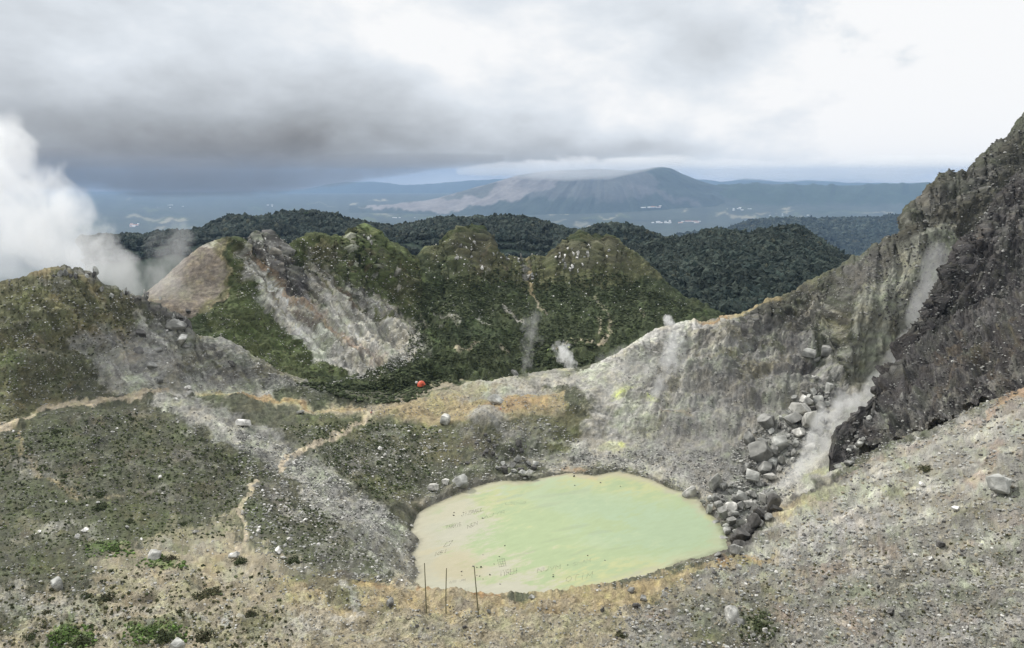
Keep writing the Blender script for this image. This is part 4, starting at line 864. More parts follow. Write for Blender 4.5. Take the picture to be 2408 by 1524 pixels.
def many(n, poly, tones, lo, hi, label, group, sd, kind='round', sink=.35):
    q, g = in_poly(n, poly, sd); r_ = random.Random(sd)
    for X, Y in q:
        s_ = lo * (hi / lo) ** (r_.random() ** 1.8)
        tn_, k_ = r_.choice(tones), r_.randrange(8); boulder(X, Y, s_, tn_, k_, kind, sink=sink, label=tell(X, Y, s_, tn_, k_, 'stone'), group=group)
many(50, [(560,1180),(700,1200),(900,1300),(900,1340),(700,1340),(620,1290),(560,1280)], ['white','pale','pale','grey'], 8, 22, 'pale boulder among the rubble left of the lake', 'boulders left of the lake', 11)
many(36, [(60,1170),(540,1150),(540,1300),(200,1320),(20,1260)], ['white','pale','grey'], 7, 18, 'small pale boulder on the lower left slope', 'boulders on the lower left slope', 12)
many(30, [(880,1000),(1040,1010),(1030,1130),(900,1120)], ['white','pale'], 6, 14, 'small pale boulder on the bank between saddle and lake', 'boulders on the bank above the lake', 13)
many(35, [(880,1180),(980,1250),(970,1370),(860,1350),(740,1200)], ['grey','mid','pale'], 8, 20, 'grey boulder in the white scree at the left shore', 'boulders at the left shore', 14)
many(40, [(1560,1400),(2400,1150),(2400,1520),(1500,1520)], ['mid','dark','pale','grey'], 8, 24, 'weathered boulder on the right foreground slope', 'boulders on the right foreground', 15)
many(22, [(1962,1118),(1962,1050),(2000,1000),(2060,960),(2060,1060),(2000,1100)], ['dark','mid','grey','dark'], 12, 34, 'rock', 'rocks at the lower end of the dark spur', 17, sink=.45)
many(26, [(100,1340),(900,1400),(1400,1430),(1400,1510),(100,1510)], ['mid','dark','grey'], 8, 18, 'dark stone on the sandy foreground', 'stones on the sandy foreground', 16)

# ------------------------------------------------------------------ rubble : thousands of stones
LOW = []
for k in range(6):
    g = np.random.default_rng(k); V, F = ICO[1]; V = V * g.uniform(.7, 1.15, (len(V), 1)); V[:, 2] *= .75; LOW.append(V.astype(np.float32))
LF = ICO[1][1]
def merged(pos, size, colr, sd, flat=1.0):
    g = np.random.default_rng(sd); n = len(pos); k = g.integers(0, 6, n); B_ = np.stack(LOW)[k]
    a = g.uniform(0, 6.28, n); ca, sa = np.cos(a)[:, None], np.sin(a)[:, None]
    st = g.uniform(.65, 1.35, (n, 3)); B_ = B_ * st[:, None, :]; B_[:, :, 2] *= flat
    X = B_[:, :, 0] * ca - B_[:, :, 1] * sa; Y = B_[:, :, 0] * sa + B_[:, :, 1] * ca
    V = np.stack([X, Y, B_[:, :, 2]], 2) * size[:, None, None] + pos[:, None, :]
    F = (LF[None] + (np.arange(n) * len(LOW[0]))[:, None, None]).reshape(-1, 3)
    C_ = np.repeat(colr[:, None, :], len(LOW[0]), 1) * g.uniform(.8, 1.2, (n, len(LOW[0]), 1))
    return V.reshape(-1, 3), F, C_.reshape(-1, 3)
RUB = [  # polygon, count, (tone weights), lo, hi px
 ([(0,1020),(200,960),(400,950),(560,1000),(660,1100),(560,1300),(0,1340)], 7000, dict(pale=1,grey=3,white=.25,mid=4,dark=2), 1.2, 6),
 ([(560,1000),(700,1060),(960,1230),(980,1380),(700,1350),(560,1280)], 7000, dict(pale=3,grey=4,white=.7,mid=3,dark=1.5), 1.5, 8),
 ([(660,1000),(1050,1000),(1100,1130),(980,1200),(800,1110)], 4200, dict(pale=3,grey=4,white=.6,mid=2), 1.2, 6),
 ([(1050,1000),(1300,980),(1420,1090),(1100,1140)], 2600, dict(pale=2,grey=4,mid=3,dark=1), 1.2, 7),
 ([(0,680),(150,630),(440,770),(560,820),(760,930),(400,920),(0,1000)], 6000, dict(pale=2,grey=4,mid=3,white=.6), 1.2, 5.5),
 ([(1330,1090),(1450,1060),(1700,1060),(1800,1000),(1900,930),(1960,1000),(1860,1160),(1720,1260),(1640,1160),(1500,1120)], 9000, dict(grey=5,pale=2,mid=4,dark=1), 1.2, 7),
 ([(1450,840),(1700,760),(2000,620),(2140,560),(2000,900),(1800,1000),(1500,1080)], 7000, dict(grey=4,mid=4,pale=1.5,dark=1.5), 1.2, 5),
 ([(2000,620),(2200,400),(2408,290),(2408,900),(2000,1090),(1960,1040),(2140,860)], 9000, dict(grey=1.4,mid=3,dark=6,pale=.5), 1.5, 8),
 ([(1500,1420),(1820,1240),(2000,1130),(2408,950),(2408,1524),(1400,1524)], 13000, dict(grey=5,mid=4,warm=5,pale=2.4,dark=2), 1.6, 11),
 ([(0,1330),(600,1330),(1100,1430),(1500,1420),(1500,1524),(0,1524)], 5000, dict(grey=4,mid=3,warm=4,pale=3,dark=1.5), 1.5, 8),
 ([(540,560),(720,560),(980,620),(1000,830),(880,900),(700,850),(560,700)], 5500, dict(pale=4,white=2.5,grey=3,warm=1), 1.0, 5),
 ([(1000,560),(1480,570),(1640,740),(1000,760)], 1500, dict(pale=4,white=3,grey=2), 1.0, 5),
 ([(700,930),(1000,935),(1380,925),(1380,975),(700,985)], 1500, dict(grey=4,mid=3,pale=2), 1.0, 5),
 ([(1975,1135),(2408,950),(2408,900),(1990,1080)], 1600, dict(grey=4,mid=4,dark=3,pale=2,warm=2), 1.5, 9),
 ([(1690,1320),(1500,1375),(1300,1415),(1240,1420),(1500,1350),(1690,1300)], 260, dict(grey=4,mid=3,pale=2), 2, 8),
 ([(960,1385),(975,1250),(1010,1190),(1100,1150),(1180,1125),(1400,1105),(1560,1125),(1660,1165),(1700,1220),(1680,1225),(1640,1180),(1540,1138),(1400,1122),(1180,1138),(1020,1205),(990,1260),(985,1380)], 700, dict(grey=4,mid=3,pale=3), 1.5, 7),
 ([(900,870),(1380,880),(1340,930),(900,950)], 700, dict(grey=4,mid=2,pale=2), 1.0, 4),
 ([(760,905),(900,880),(1000,840),(960,800),(880,870)], 700, dict(grey=4,pale=4), 2, 7),
 ([(500,700),(700,880),(900,940),(600,900),(470,760)], 900, dict(grey=2,pale=4), 1, 4),
]
TRAILS = [([(0,1010),(60,985),(110,962),(200,946),(290,938),(350,932),(400,927),(480,930),(640,940),(760,960),(870,972)],8), ([(868,975),(850,1000),(800,1030),(720,1055),(665,1090),(662,1108)],7),
 ([(610,1128),(585,1150),(570,1180),(560,1210),(572,1240),(570,1280),(560,1305),(600,1350),(590,1400)],8), ([(1240,615),(1240,660),(1250,700),(1262,715),(1285,758)],6), ([(1020,752),(1045,768),(1075,790)],5), ([(1118,765),(1160,784)],7),
 ([(1172,740),(1190,750),(1225,774)],6), ([(1350,825),(1390,828),(1430,818)],9), ([(1290,830),(1370,834)],7), ([(1065,860),(1100,858),(1120,840)],7), ([(1165,843),(1205,843)],7), ([(1405,770),(1408,805)],6), ([(1425,765),(1435,800)],6),
 ([(2345,1035),(2355,1080),(2330,1130),(2260,1145)],9), ([(516,568),(528,620),(545,685),(500,722)],5), ([(35,1030),(50,1080),(110,1140),(180,1180),(290,1165)],5), ([(1500,740),(1520,765)],5)]
def clear_of_trails(X, Y):
    k = np.ones(len(X), bool)
    for pts, w_ in TRAILS: k &= seg_dist(X, Y, pts) > w_
    return k
def rubble():
    Vs, Fs, Cs, off = [], [], [], 0
    for i, (poly, n, tn, lo, hi) in enumerate(RUB):
        n = int(n * 1.7)
        q, g = in_poly(n, poly, 40 + i); P, d = pick(q[:, 0], q[:, 1]); dens = 2 * fbm(p3(q[:, 0] / 40, q[:, 1] / 26 + i), 1, 4, .65)
        ok = clear_of_trails(q[:, 0], q[:, 1]) & ~np.isnan(P[:, 0]) & (d < 760) & (dens + g.normal(size=n) * .25 > -.12); P, d = P[ok], d[ok]; m = len(P)
        ks = list(tn); pw = np.array([tn[k] for k in ks], float); pw /= pw.sum(); ci = g.choice(len(ks), m, p=pw)
        c = np.array([TONE[k] for k in ks], np.float32)[ci] * g.uniform(.75, 1.2, (m, 1))
        sz = lo * (hi / lo) ** (g.random(m) ** (2.0 if i in (1, 5, 8, 9) else 2.7)) / FD * d / 2
        P = P + g.uniform(-.5, .5, (m, 3)) * (d / FD * BIN)[:, None] * np.array([1, .3, 0]); P[:, 2] += sz * .15
        V, F, C_ = merged(P, sz, c, 60 + i); Vs.append(V); Fs.append(F + off); Cs.append(C_); off += len(V)
    me = make_mesh('rubble', np.concatenate(Vs), np.concatenate(Fs), np.clip(np.concatenate(Cs), 0, .85), smooth=False)
    link('rubble', me, M_rock, kind='stuff', label='loose grey and pale stones strewn over the crater slopes')
rubble()

# ------------------------------------------------------------------ woods and scrub
def leaf_mat(name, s1, b):
    m = bpy.data.materials.new(name); m.use_nodes = True; t = m.node_tree; bs = t.nodes['Principled BSDF']
    at_ = t.nodes.new('ShaderNodeVertexColor'); at_.layer_name = 'Col'; co = t.nodes.new('ShaderNodeTexCoord').outputs['Object']
    n = nnoise(t, co, s1, 3, .7); f = n * 1.5 + .2
    mx = t.nodes.new('ShaderNodeVectorMath'); mx.operation = 'SCALE'; t.links.new(at_.outputs[0], mx.inputs[0]); t.links.new(f.max(.1).s, mx.inputs['Scale'])
    t.links.new(mx.outputs[0], bs.inputs['Base Color']); bs.inputs['Roughness'].default_value = .8; bs.inputs['Specular IOR Level'].default_value = .1
    bp = t.nodes.new('ShaderNodeBump'); bp.inputs['Distance'].default_value = b; t.links.new(n.s, bp.inputs['Height']); t.links.new(bp.outputs[0], bs.inputs['Normal'])
    return m
M_tree = leaf_mat('tree_leaves', .55, 2.5); M_bush = leaf_mat('bush_leaves', 2.2, .6)
ICO2V, ICO2F = ICO[2]
def clumps(name, label, pos, size, colr, sd, mat, tall=1.0, sm=False):
    g = np.random.default_rng(sd); n = len(pos); base = []
    for k in range(8):
        V = ICO2V * (1 + .28 * g.normal(size=(len(ICO2V), 1))); V[:, 2] = np.maximum(V[:, 2], -.5) ; base.append(V)
    base = np.stack(base)[g.integers(0, 8, n)]; a = g.uniform(0, 6.28, n); ca, sa = np.cos(a)[:, None], np.sin(a)[:, None]
    st = g.uniform(.75, 1.25, (n, 3)); st[:, 2] *= tall; base = base * st[:, None]
    X = base[:, :, 0] * ca - base[:, :, 1] * sa; Y = base[:, :, 0] * sa + base[:, :, 1] * ca
    V = np.stack([X, Y, base[:, :, 2]], 2) * size[:, None, None] + pos[:, None]
    nv = len(ICO2V); F = (ICO2F[None] + (np.arange(n) * nv)[:, None, None]).reshape(-1, 3)
    C_ = np.repeat(colr[:, None], nv, 1) * g.uniform(.65, 1.4, (n, nv, 1))
    me = make_mesh(name, V.reshape(-1, 3), F, np.clip(C_.reshape(-1, 3), 0, .7), smooth=sm)
    return link(name, me, mat, kind='stuff', label=label)
def scatter_on(pname, n, sd, r_m, tall, label, name, tmin=.6, mat=None, extra=0):
    nm, P, _, N, T = [p for p in PATCH if p[0] == pname][0]; g = np.random.default_rng(sd)
    px, py, d = to_px(P); ok = np.nonzero((T > tmin) & (px > -150) & (px < 2560) & (T < T.max() - .55))[0]
    idx = g.choice(ok, n); Q = P[idx] + g.uniform(-1, 1, (n, 3)) * np.array([1, 1, 0]) * r_m * 1.2
    s_ = r_m * g.uniform(.5, 1.5, n); Q[:, 2] += s_ * .5
    hue = g.random((n, 1)); c = np.array([.030, .044, .038]) * (1 - hue) + np.array([.056, .068, .054]) * hue  # crown greens shifted towards blue, haze tint put into the colour
    c = c * np.exp(g.normal(size=(n, 1)) * .16 + .6 * fbm(Q, 60 * r_m / 4, 3)[:, None])
    rare = g.random(n) < .02; c[rare] = np.array([.075, .08, .055])
    return clumps(name, label, Q, s_, c.astype(np.float32), sd, mat or M_tree, tall)
scatter_on('forest_ridge_ground', 24000, 70, 3.9, 1.15, 'dark forest covering the long ridge behind the craggy rim', 'forest')
scatter_on('forest_hill_ground', 23000, 71, 3.2, 1.15, 'dark green forest on the rounded hill left of the grey mountain', 'forest')
scatter_on('far_forest_ground', 12000, 72, 15, 1.1, 'bluish far forest on the slope behind the rounded hill', 'forest')
def scrub(specs, name, label, sd):
    Ps, Ss, Cs = [], [], []
    for i, (poly, n, lo, hi, ca, cb) in enumerate(specs):
        q, g = in_poly(n, poly, sd + i); P, d = pick(q[:, 0], q[:, 1]); dn = fbm(p3(q[:, 0] / 34, q[:, 1] / 22 + i), 1, 4, .6)
        ok = clear_of_trails(q[:, 0], q[:, 1]) & ~np.isnan(P[:, 0]) & (d < 760) & (dn + g.normal(size=n) * .12 > -.10); P, d, dn = P[ok], d[ok], dn[ok]; m = len(P)
        s_ = (lo + (hi - lo) * g.random(m) ** 2) / FD * d / 2; h = g.random((m, 1))
        c = (np.array(ca) * (1 - h) + np.array(cb) * h) * np.exp(g.normal(size=(m, 1)) * .25)
        P[:, 2] += s_ * .25; Ps.append(P); Ss.append(s_); Cs.append(c)
    return clumps(name, label, np.concatenate(Ps), np.concatenate(Ss), np.concatenate(Cs).astype(np.float32), sd, M_bush, .55 if name == 'undergrowth' else .8, name == 'undergrowth')
dk, md, br, ol = (.044, .057, .027), (.080, .096, .046), (.12, .20, .05), (.13, .122, .066)
scrub([([(960,780),(1000,660),(1080,650),(1180,630),(1300,650),(1460,640),(1640,730),(1600,752),(1530,768),(1470,800),(1420,832),(1360,858),(1100,870),(960,940),(880,910),(960,860)], 17000, 2, 6.5, dk, md),
       ([(690,900),(860,905),(1000,850),(1060,890),(960,945),(860,950)], 1800, 4, 11, dk, md),
       ([(660,600),(860,550),(980,600),(1000,700),(860,680),(720,640)], 1100, 2, 5, dk, ol),
       ([(540,600),(600,720),(800,880),(700,900),(520,780),(500,740)], 600, 2, 5, dk, ol),
       ([(1240,800),(1400,800),(1440,830),(1340,870),(1200,860)], 500, 5, 12, dk, md)],
      'undergrowth', 'dense dark green scrub covering the basin floor and the craggy rim', 80)
scrub([([(0,670),(150,635),(330,710),(330,790),(160,930),(0,1000)], 1500, 2, 5, dk, ol),
       ([(0,1030),(300,960),(420,1000),(640,1110),(540,1260),(0,1320)], 4200, 2.5, 6.5, (.05,.06,.03), (.10,.12,.05)),
       ([(660,1000),(880,985),(1040,1010),(1010,1120),(900,1180),(760,1090)], 2000, 2, 6, dk, (.09,.11,.045)),
       ([(560,1150),(760,1200),(880,1320),(640,1330)], 900, 2.5, 7, dk, md),
       ([(0,1330),(640,1330),(700,1524),(0,1524)], 1300, 3, 9, dk, ol),
       ([(1550,1420),(2400,1200),(2400,1524),(1500,1524)], 700, 3, 8, (.07,.07,.04), ol),
       ([(130,1470),(220,1470),(220,1524),(110,1524)], 260, 4, 10, md, br), ([(290,1465),(440,1470),(440,1512),(290,1515)], 320, 4, 10, md, br), ([(200,1280),(310,1275),(320,1310),(190,1310)], 160, 4, 9, md, br),
       ([(320,1315),(430,1320),(440,1335),(320,1335)], 110, 4, 8, md, br), ([(1740,1440),(1820,1440),(1830,1510),(1740,1510)], 170, 4, 9, dk, md)],
      'ground_cover', 'low moss and grass tufts between the stones of the crater slopes', 95)

# shrubs standing alone on the near slopes
def shrub_mesh(seed, c0, c1):
    g = np.random.default_rng(seed); n = 340; V, F, C_ = [], [], []
    th = g.uniform(0, 6.28, n); ph = np.arccos(g.uniform(0.05, 1, n)); rr = g.uniform(.45, 1, n) * (1 + .25 * np.sin(th * 3 + seed))
    ctr = np.stack([rr * np.sin(ph) * np.cos(th), rr * np.sin(ph) * np.sin(th), rr * np.cos(ph) * .8], 1)
    for i in range(n):
        a = g.normal(size=3); a /= np.linalg.norm(a); b = np.cross(a, ctr[i] + [0, 0, .4]); b /= np.linalg.norm(b) + 1e-6; s_ = g.uniform(.10, .2)
        k = len(V); V += [ctr[i] - a * s_, ctr[i] + b * s_ * .5, ctr[i] + a * s_ * 1.2, ctr[i] - b * s_ * .5]; F.append((k, k + 1, k + 2, k + 3))
        h = g.random(); C_ += [np.array(c0) * (1 - h) + np.array(c1) * h] * 4
    me = make_mesh('shrub', np.array(V), np.array(F), np.array(C_), smooth=False); me.materials.append(M_bush); return me
M_wood = bpy.data.materials.new('wood'); M_wood.use_nodes = True
def flat_mat(m, c, r_=.8, sc_=8, var=.3):
    t = m.node_tree; bs = t.nodes['Principled BSDF']; co = t.nodes.new('ShaderNodeTexCoord').outputs['Object']; n = nnoise(t, co, sc_, 4, .6)
    cr_ = t.nodes.new('ShaderNodeMix'); cr_.data_type = 'RGBA'; t.links.new(n.s, cr_.inputs[0])
    cr_.inputs[6].default_value = (*[v * (1 - var) for v in c], 1); cr_.inputs[7].default_value = (*[min(1, v * (1 + var)) for v in c], 1)
    t.links.new(cr_.outputs[2], bs.inputs['Base Color']); bs.inputs['Roughness'].default_value = r_
def newmat(name, c, r_=.8, sc_=8, var=.2):
    m = bpy.data.materials.new(name); m.use_nodes = True; flat_mat(m, c, r_, sc_, var); return m
flat_mat(M_wood, (.12, .09, .06))
def tube(pts, rads, seg=8):
    V, F = [], []
    for i, (p, r_) in enumerate(zip(pts, rads)):
        p = Vector(p); d = (Vector(pts[min(i + 1, len(pts) - 1)]) - Vector(pts[max(i - 1, 0)])).normalized()
        a = d.orthogonal().normalized(); b = d.cross(a)
        for k in range(seg): V.append(tuple(p + (a * cos(2 * pi * k / seg) + b * sin(2 * pi * k / seg)) * r_))
    for i in range(len(pts) - 1):
        for k in range(seg): F.append((i * seg + k, i * seg + (k + 1) % seg, (i + 1) * seg + (k + 1) % seg, (i + 1) * seg + k))
    return V, F
def pydata(name, V, F, mat, smooth=True):
    me = bpy.data.meshes.new(name); me.from_pydata([tuple(v) for v in V], [], [tuple(f) for f in F]); me.materials.append(mat)
    for p in me.polygons: p.use_smooth = smooth
    me.update(); return me
SH = [shrub_mesh(i, c0, c1) for i, (c0, c1) in enumerate([(dk, md), (dk, (.085, .075, .045)), (md, br), (dk, ol)])]
_v, _f = [], []
for k in range(5):
    a = k * 1.26; V_, F_ = tube([(0, 0, -.3), (.15 * cos(a), .15 * sin(a), .2), (.5 * cos(a), .5 * sin(a), .55)], [.05, .035, .015], 5)
    _f += [tuple(i + len(_v) for i in f) for f in F_]; _v += V_
STEM = pydata('stem', _v, _f, M_wood)
SHR = [(235,1165,34,0,'round dark shrub on the lower left slope, upper of two'),(238,1195,42,0,'round dark shrub on the lower left slope, lower of two'),(492,1252,50,1,'dark brownish shrub left of the dirt path'),
 (305,1228,26,0,'small green shrub on the left slope below the dark pair'),(400,1318,40,1,'brown and green shrub right of a pale boulder'),(375,1312,28,2,'bright green shrub directly behind the pale boulder'),
 (565,1322,34,0,'dark shrub hugging the pale boulder beside the path'),(480,1500,56,1,'spiky dark shrub at the bottom beside a bare pale patch'),(205,1405,36,0,'dark shrub beside a grey stone in the left foreground'),
 (250,1408,42,1,'low brown shrub in the left foreground'),(475,1405,44,3,'low dark mound shrub in the middle of the sandy ground'),(500,1392,40,3,'olive shrub mound right behind the dark mound'),
 (590,1448,34,1,'small dark shrub right of the pale bare patch'),(690,1322,36,0,'dark green shrub right of the path junction'),(150,1497,60,2,'bright green bush at the bottom left corner'),(190,1510,44,0,'dark green bush at the bottom left corner'),
 (345,1492,54,2,'bright green bush in the bottom left, beside a pale patch'),(385,1500,46,0,'dark green bush next to a stone at the bottom'),(1790,1475,46,0,'green tuft of leaves beside the big pale boulder'),
 (2175,1105,36,3,'small olive shrub on the right slope under the dark spur'),(1460,1498,38,3,'grey green shrub at the bottom centre'),(70,1500,30,0,'dark shrub at the lower left edge'),
 (130,1015,22,0,'small shrub under the path near the left edge'),(310,985,18,0,'small dark shrub on the dark left slope'),(145,1120,18,0,'tiny shrub on the left slope under the trail'),(430,1230,22,0,'small shrub on the slope above the sandy clearing'),
 (270,1290,34,2,'bright grass tuft in the left foreground scree'),(420,1440,26,1,'small brown shrub on the sandy ground'),(110,1440,26,3,'olive shrub on pale ground at the left'),(560,1110,18,0,'tiny dark shrub in the scree fan')]
for X, Y, w_, k, lab in SHR:
    p, d = at(X, Y); s_ = w_ / FD * d / 2
    o = link('shrub', SH[k], label=lab, cat='shrub'); o.location = p; o.scale = (s_, s_, s_ * .8); o.rotation_euler = (0, 0, X)
    st = link('stem', STEM, parent=o)

# lone tree on the top of the forest ridge
p, d = at(717, 514)
tr = link('tree', None, label='flat topped lone tree on the highest point of the forest ridge', cat='tree'); tr.location = p
V_, F_ = tube([(0, 0, -2), (.3, 0, 4), (0, .2, 8)], [.6, .4, .25]); link('trunk', pydata('trunk', V_, F_, M_wood), parent=tr)
g = np.random.default_rng(3); Vc, Fc = ICO[3]; Vc = Vc * (1 + .16 * g.normal(size=(len(Vc), 1))) * np.array([5, 5, 2.6]) + [0, 0, 8.5]
link('crown', make_mesh('crown', Vc, Fc, np.tile(np.array([.04, .06, .03], np.float32), (len(Vc), 1)), smooth=False), M_tree, parent=tr)

# ------------------------------------------------------------------ three bamboo poles
M_bam = newmat('weathered_bamboo', (.13, .125, .07), .6, 3)
for (xb, yb, xt, yt, lab) in [(999, 1440, 997, 1327, 'left one of the three thin bamboo poles on the near rim'), (1048, 1445, 1051, 1340, 'middle one of the three thin bamboo poles, slightly bent'),
                              (1125, 1448, 1116, 1336, 'right one of the three thin bamboo poles, leaning left')]:
    p, d = at(xb, yb); k = d / FD; H = (yb - yt) * k / cos(PITCH + .3) * .985; dx = (xt - xb) * k
    po = link('pole', None, label=lab, cat='pole', group='bamboo poles on the near rim'); po.location = p
    n = 15; pts = [(dx * t * (1 if dx < 0 else t), .02 * math.sin(t * 5), H * t) for t in [i / (n - 1) for i in range(n)]]; pts[0] = (0, 0, -.4)
    V_, F_ = tube(pts, [.085 - .03 * i / (n - 1) for i in range(n)], 8); link('cane', pydata('cane', V_, F_, M_bam), parent=po)
    for j in range(2, n - 1, 3):
        q = pts[j]; r_ = .085 - .03 * j / (n - 1) + .012
        V_, F_ = tube([(q[0], q[1], q[2] - .03), (q[0], q[1], q[2] + .03)], [r_, r_], 8); link('node_ring', pydata('node_ring', V_, F_, M_bam), parent=po)

# ------------------------------------------------------------------ tents
def tent(X, Y, wpx, c, label):
    p, d = at(X, Y); s_ = wpx / FD * d / 2; m = newmat('tent_fabric', c, .6, 3, .08); md_ = newmat('tent_door', tuple(v * .45 for v in c), .7); mp = newmat('tent_pole_metal', (.3, .3, .32), .4)
    t = link('tent', None, label=label, cat='tent'); t.location = p; t.rotation_euler = (0, 0, .5)
    V, F = [], []; n, mrows = 24, 8
    for i in range(mrows + 1):
        a = (pi / 2) * i / mrows; 
        for k in range(n):
            b = 2 * pi * k / n; sq = 1 / max(abs(cos(b)), abs(sin(b))) ** .6; pan = 1 - .04 * abs(sin(b * 2)) * sin(a * 2)
            V.append((s_ * cos(a) ** .8 * cos(b) * sq * .86 * pan if i < mrows else 0, s_ * cos(a) ** .8 * sin(b) * sq * .7 * pan if i < mrows else 0, s_ * 1.12 * sin(a)))
    for i in range(mrows):
        for k in range(n): F.append((i * n + k, i * n + (k + 1) % n, (i + 1) * n + (k + 1) % n, (i + 1) * n + k))
    link('canopy', pydata('canopy', V, F, m), parent=t)
    V_, F_ = [], []
    for a in (pi / 4, 3 * pi / 4):
        pts = [(s_ * 1.02 * cos(u) * cos(a), s_ * .84 * cos(u) * sin(a), s_ * 1.16 * sin(u)) for u in [pi * i / 16 for i in range(17)]]
        v, f = tube(pts, [.03] * 17, 5); link('tent_pole', pydata('tent_pole', v, f, mp), parent=t)
    V = [(-.3 * s_, -.83 * s_, 0), (.3 * s_, -.83 * s_, 0), (.22 * s_, -.74 * s_, .55 * s_), (0, -.66 * s_, .8 * s_), (-.22 * s_, -.74 * s_, .55 * s_)]
    link('door', pydata('door', V, [(0, 1, 2, 3, 4)], md_), parent=t)
tent(990, 907, 22, (.62, .10, .04), 'orange dome tent at the edge of the green basin')
tent(1290, 822, 9, (.45, .62, .12), 'small lime green tent behind the steam in the green basin')
tent(1337, 818, 7, (.55, .6, .2), 'smaller pale yellow tent right of the lime green one')
tent(980, 900, 8, (.7, .68, .62), 'tiny white tent just left of the orange tent')

# ------------------------------------------------------------------ people
def chain_skin(name, verts, edges, rad, mat, parent=None, root=0, sub=1):
    me = bpy.data.meshes.new(name); me.from_pydata([tuple(v) for v in verts], edges, []); me.materials.append(mat)
    o = bpy.data.objects.new(name, me); sc.collection.objects.link(o)
    if parent: o.parent = parent
    sk = o.modifiers.new('skin', 'SKIN'); sk.use_smooth_shade = True
    for i, r_ in enumerate(rad): me.skin_vertices[0].data[i].radius = (r_, r_) if not isinstance(r_, tuple) else r_
    me.skin_vertices[0].data[root].use_root = True
    sb = o.modifiers.new('sub', 'SUBSURF'); sb.levels = sub; sb.render_levels = sub
    return o
M_skin = newmat('skin', (.42, .26, .18), .6); M_hair = newmat('black_hair', (.02, .018, .016), .5); M_shoe = newmat('dark_shoes', (.03, .03, .03))
PM = {k: newmat(k + '_cloth', c, .85) for k, c in dict(red=(.45, .03, .04), navy=(.03, .05, .16), white=(.75, .75, .74), black=(.03, .03, .035), grey=(.2, .2, .21), brown=(.16, .1, .06), blue=(.06, .16, .4), jean=(.05, .07, .13)).items()}
def person(X, Y, top, legs, label, pose='walk', rz=0, pack=None, hpx=None):
    p, d = at(X, Y); z0 = 0
    step = .22 if pose == 'walk' else .06; sit = pose == 'sit'
    hip = .95 if not sit else .38
    J = [(0, 0, hip), (0, .01, hip + .25), (0, .0, hip + .48), (0, -.01, hip + .58), (0, -.03, hip + .72), (0, -.02, hip + .80)]
    E_ = [(0, 1), (1, 2), (2, 3), (3, 4), (4, 5)]; Rr = [(.15, .11), (.13, .10), (.17, .11), .06, .10, .07]
    legj = []
    for s_ in (-1, 1):
        i = len(J)
        if sit: J += [(s_ * .1, -.06, hip), (s_ * .13, -.45, hip + .16), (s_ * .12, -.55, .08), (s_ * .13, -.70, .05)]
        else: J += [(s_ * .09, 0, hip - .1), (s_ * .1, -.04 - s_ * step * .5, .5), (s_ * .1, s_ * step * -.8 + .03, .09), (s_ * .1, s_ * step * -.8 - .13, .05)]
        E_ += [(0, i), (i, i + 1), (i + 1, i + 2), (i + 2, i + 3)]; Rr += [.095, .06, .045, .035]; legj.append(i)
    armj = []
    for s_ in (-1, 1):
        i = len(J)
        J += [(s_ * .19, 0, hip + .46), (s_ * .25, s_ * step * .4, hip + .2), (s_ * .23, s_ * step * .7 - .1, hip - .02), (s_ * .23, s_ * step * .7 - .13, hip - .1)]
        E_ += [(2, i), (i, i + 1), (i + 1, i + 2), (i + 2, i + 3)]; Rr += [.06, .045, .032, .03]; armj.append(i)
    b = chain_skin('person', J, E_, Rr, M_skin); b.location = p; b.rotation_euler = (0, 0, rz); b['label'] = label; b['category'] = 'person'
    tj = [J[0], J[1], J[2]] + [J[a + k] for a in armj for k in (0, 1, 2)]
    chain_skin('jacket', tj, [(0, 1), (1, 2), (2, 3), (3, 4), (4, 5), (2, 6), (6, 7), (7, 8)], [(.17, .13), (.155, .12), (.18, .125), .075, .058, .046, .075, .058, .046], PM[top], b)
    lj = [J[0]] + [J[a + k] for a in legj for k in (0, 1, 2)]
    chain_skin('trousers', lj, [(0, 1), (1, 2), (2, 3), (0, 4), (4, 5), (5, 6)], [(.16, .12), .11, .078, .062, .11, .078, .062], PM[legs], b)
    h = chain_skin('hair', [(0, .0, hip + .74), (0, .01, hip + .83)], [(0, 1)], [.105, .07], M_hair, b)
    for a in legj: chain_skin('shoe', [J[a + 2], J[a + 3]], [(0, 1)], [.055, .045], M_shoe, b)
    if pack: chain_skin('backpack', [(0, .17, hip + .15), (0, .18, hip + .5)], [(0, 1)], [(.15, .10), (.13, .09)], PM[pack], b)
person(871, 976, 'red', 'black', 'person in a red jacket walking down from the path junction', rz=.3, pack='red')
person(874.5, 971, 'navy', 'jean', 'person in dark blue close behind the one in red', rz=.4, pack='navy')
person(857, 970, 'white', 'black', 'person with a pale top left of the path junction', rz=-.6, pack='black')
person(847, 969, 'brown', 'grey', 'leftmost person on the saddle in brown clothes', 'stand', rz=1.2)
person(904.5, 973, 'blue', 'jean', 'person in blue walking on the saddle path', rz=1.4)
person(927.5, 970, 'black', 'black', 'person all in black, farthest right of the walking group', 'stand', rz=.2)
person(1192, 948, 'white', 'white', 'person all in white standing right of the wide boulder', 'stand', rz=0)
person(1193.5, 955, 'grey', 'brown', 'person crouching in front of the one in white', 'sit', rz=.5)
person(1204, 955, 'grey', 'black', 'person in grey with a pack right of the one in white', rz=-.8, pack='black')
person(1176, 960, 'white', 'red', 'seated person in white and red at the foot of the wide boulder', 'sit', rz=-.3)

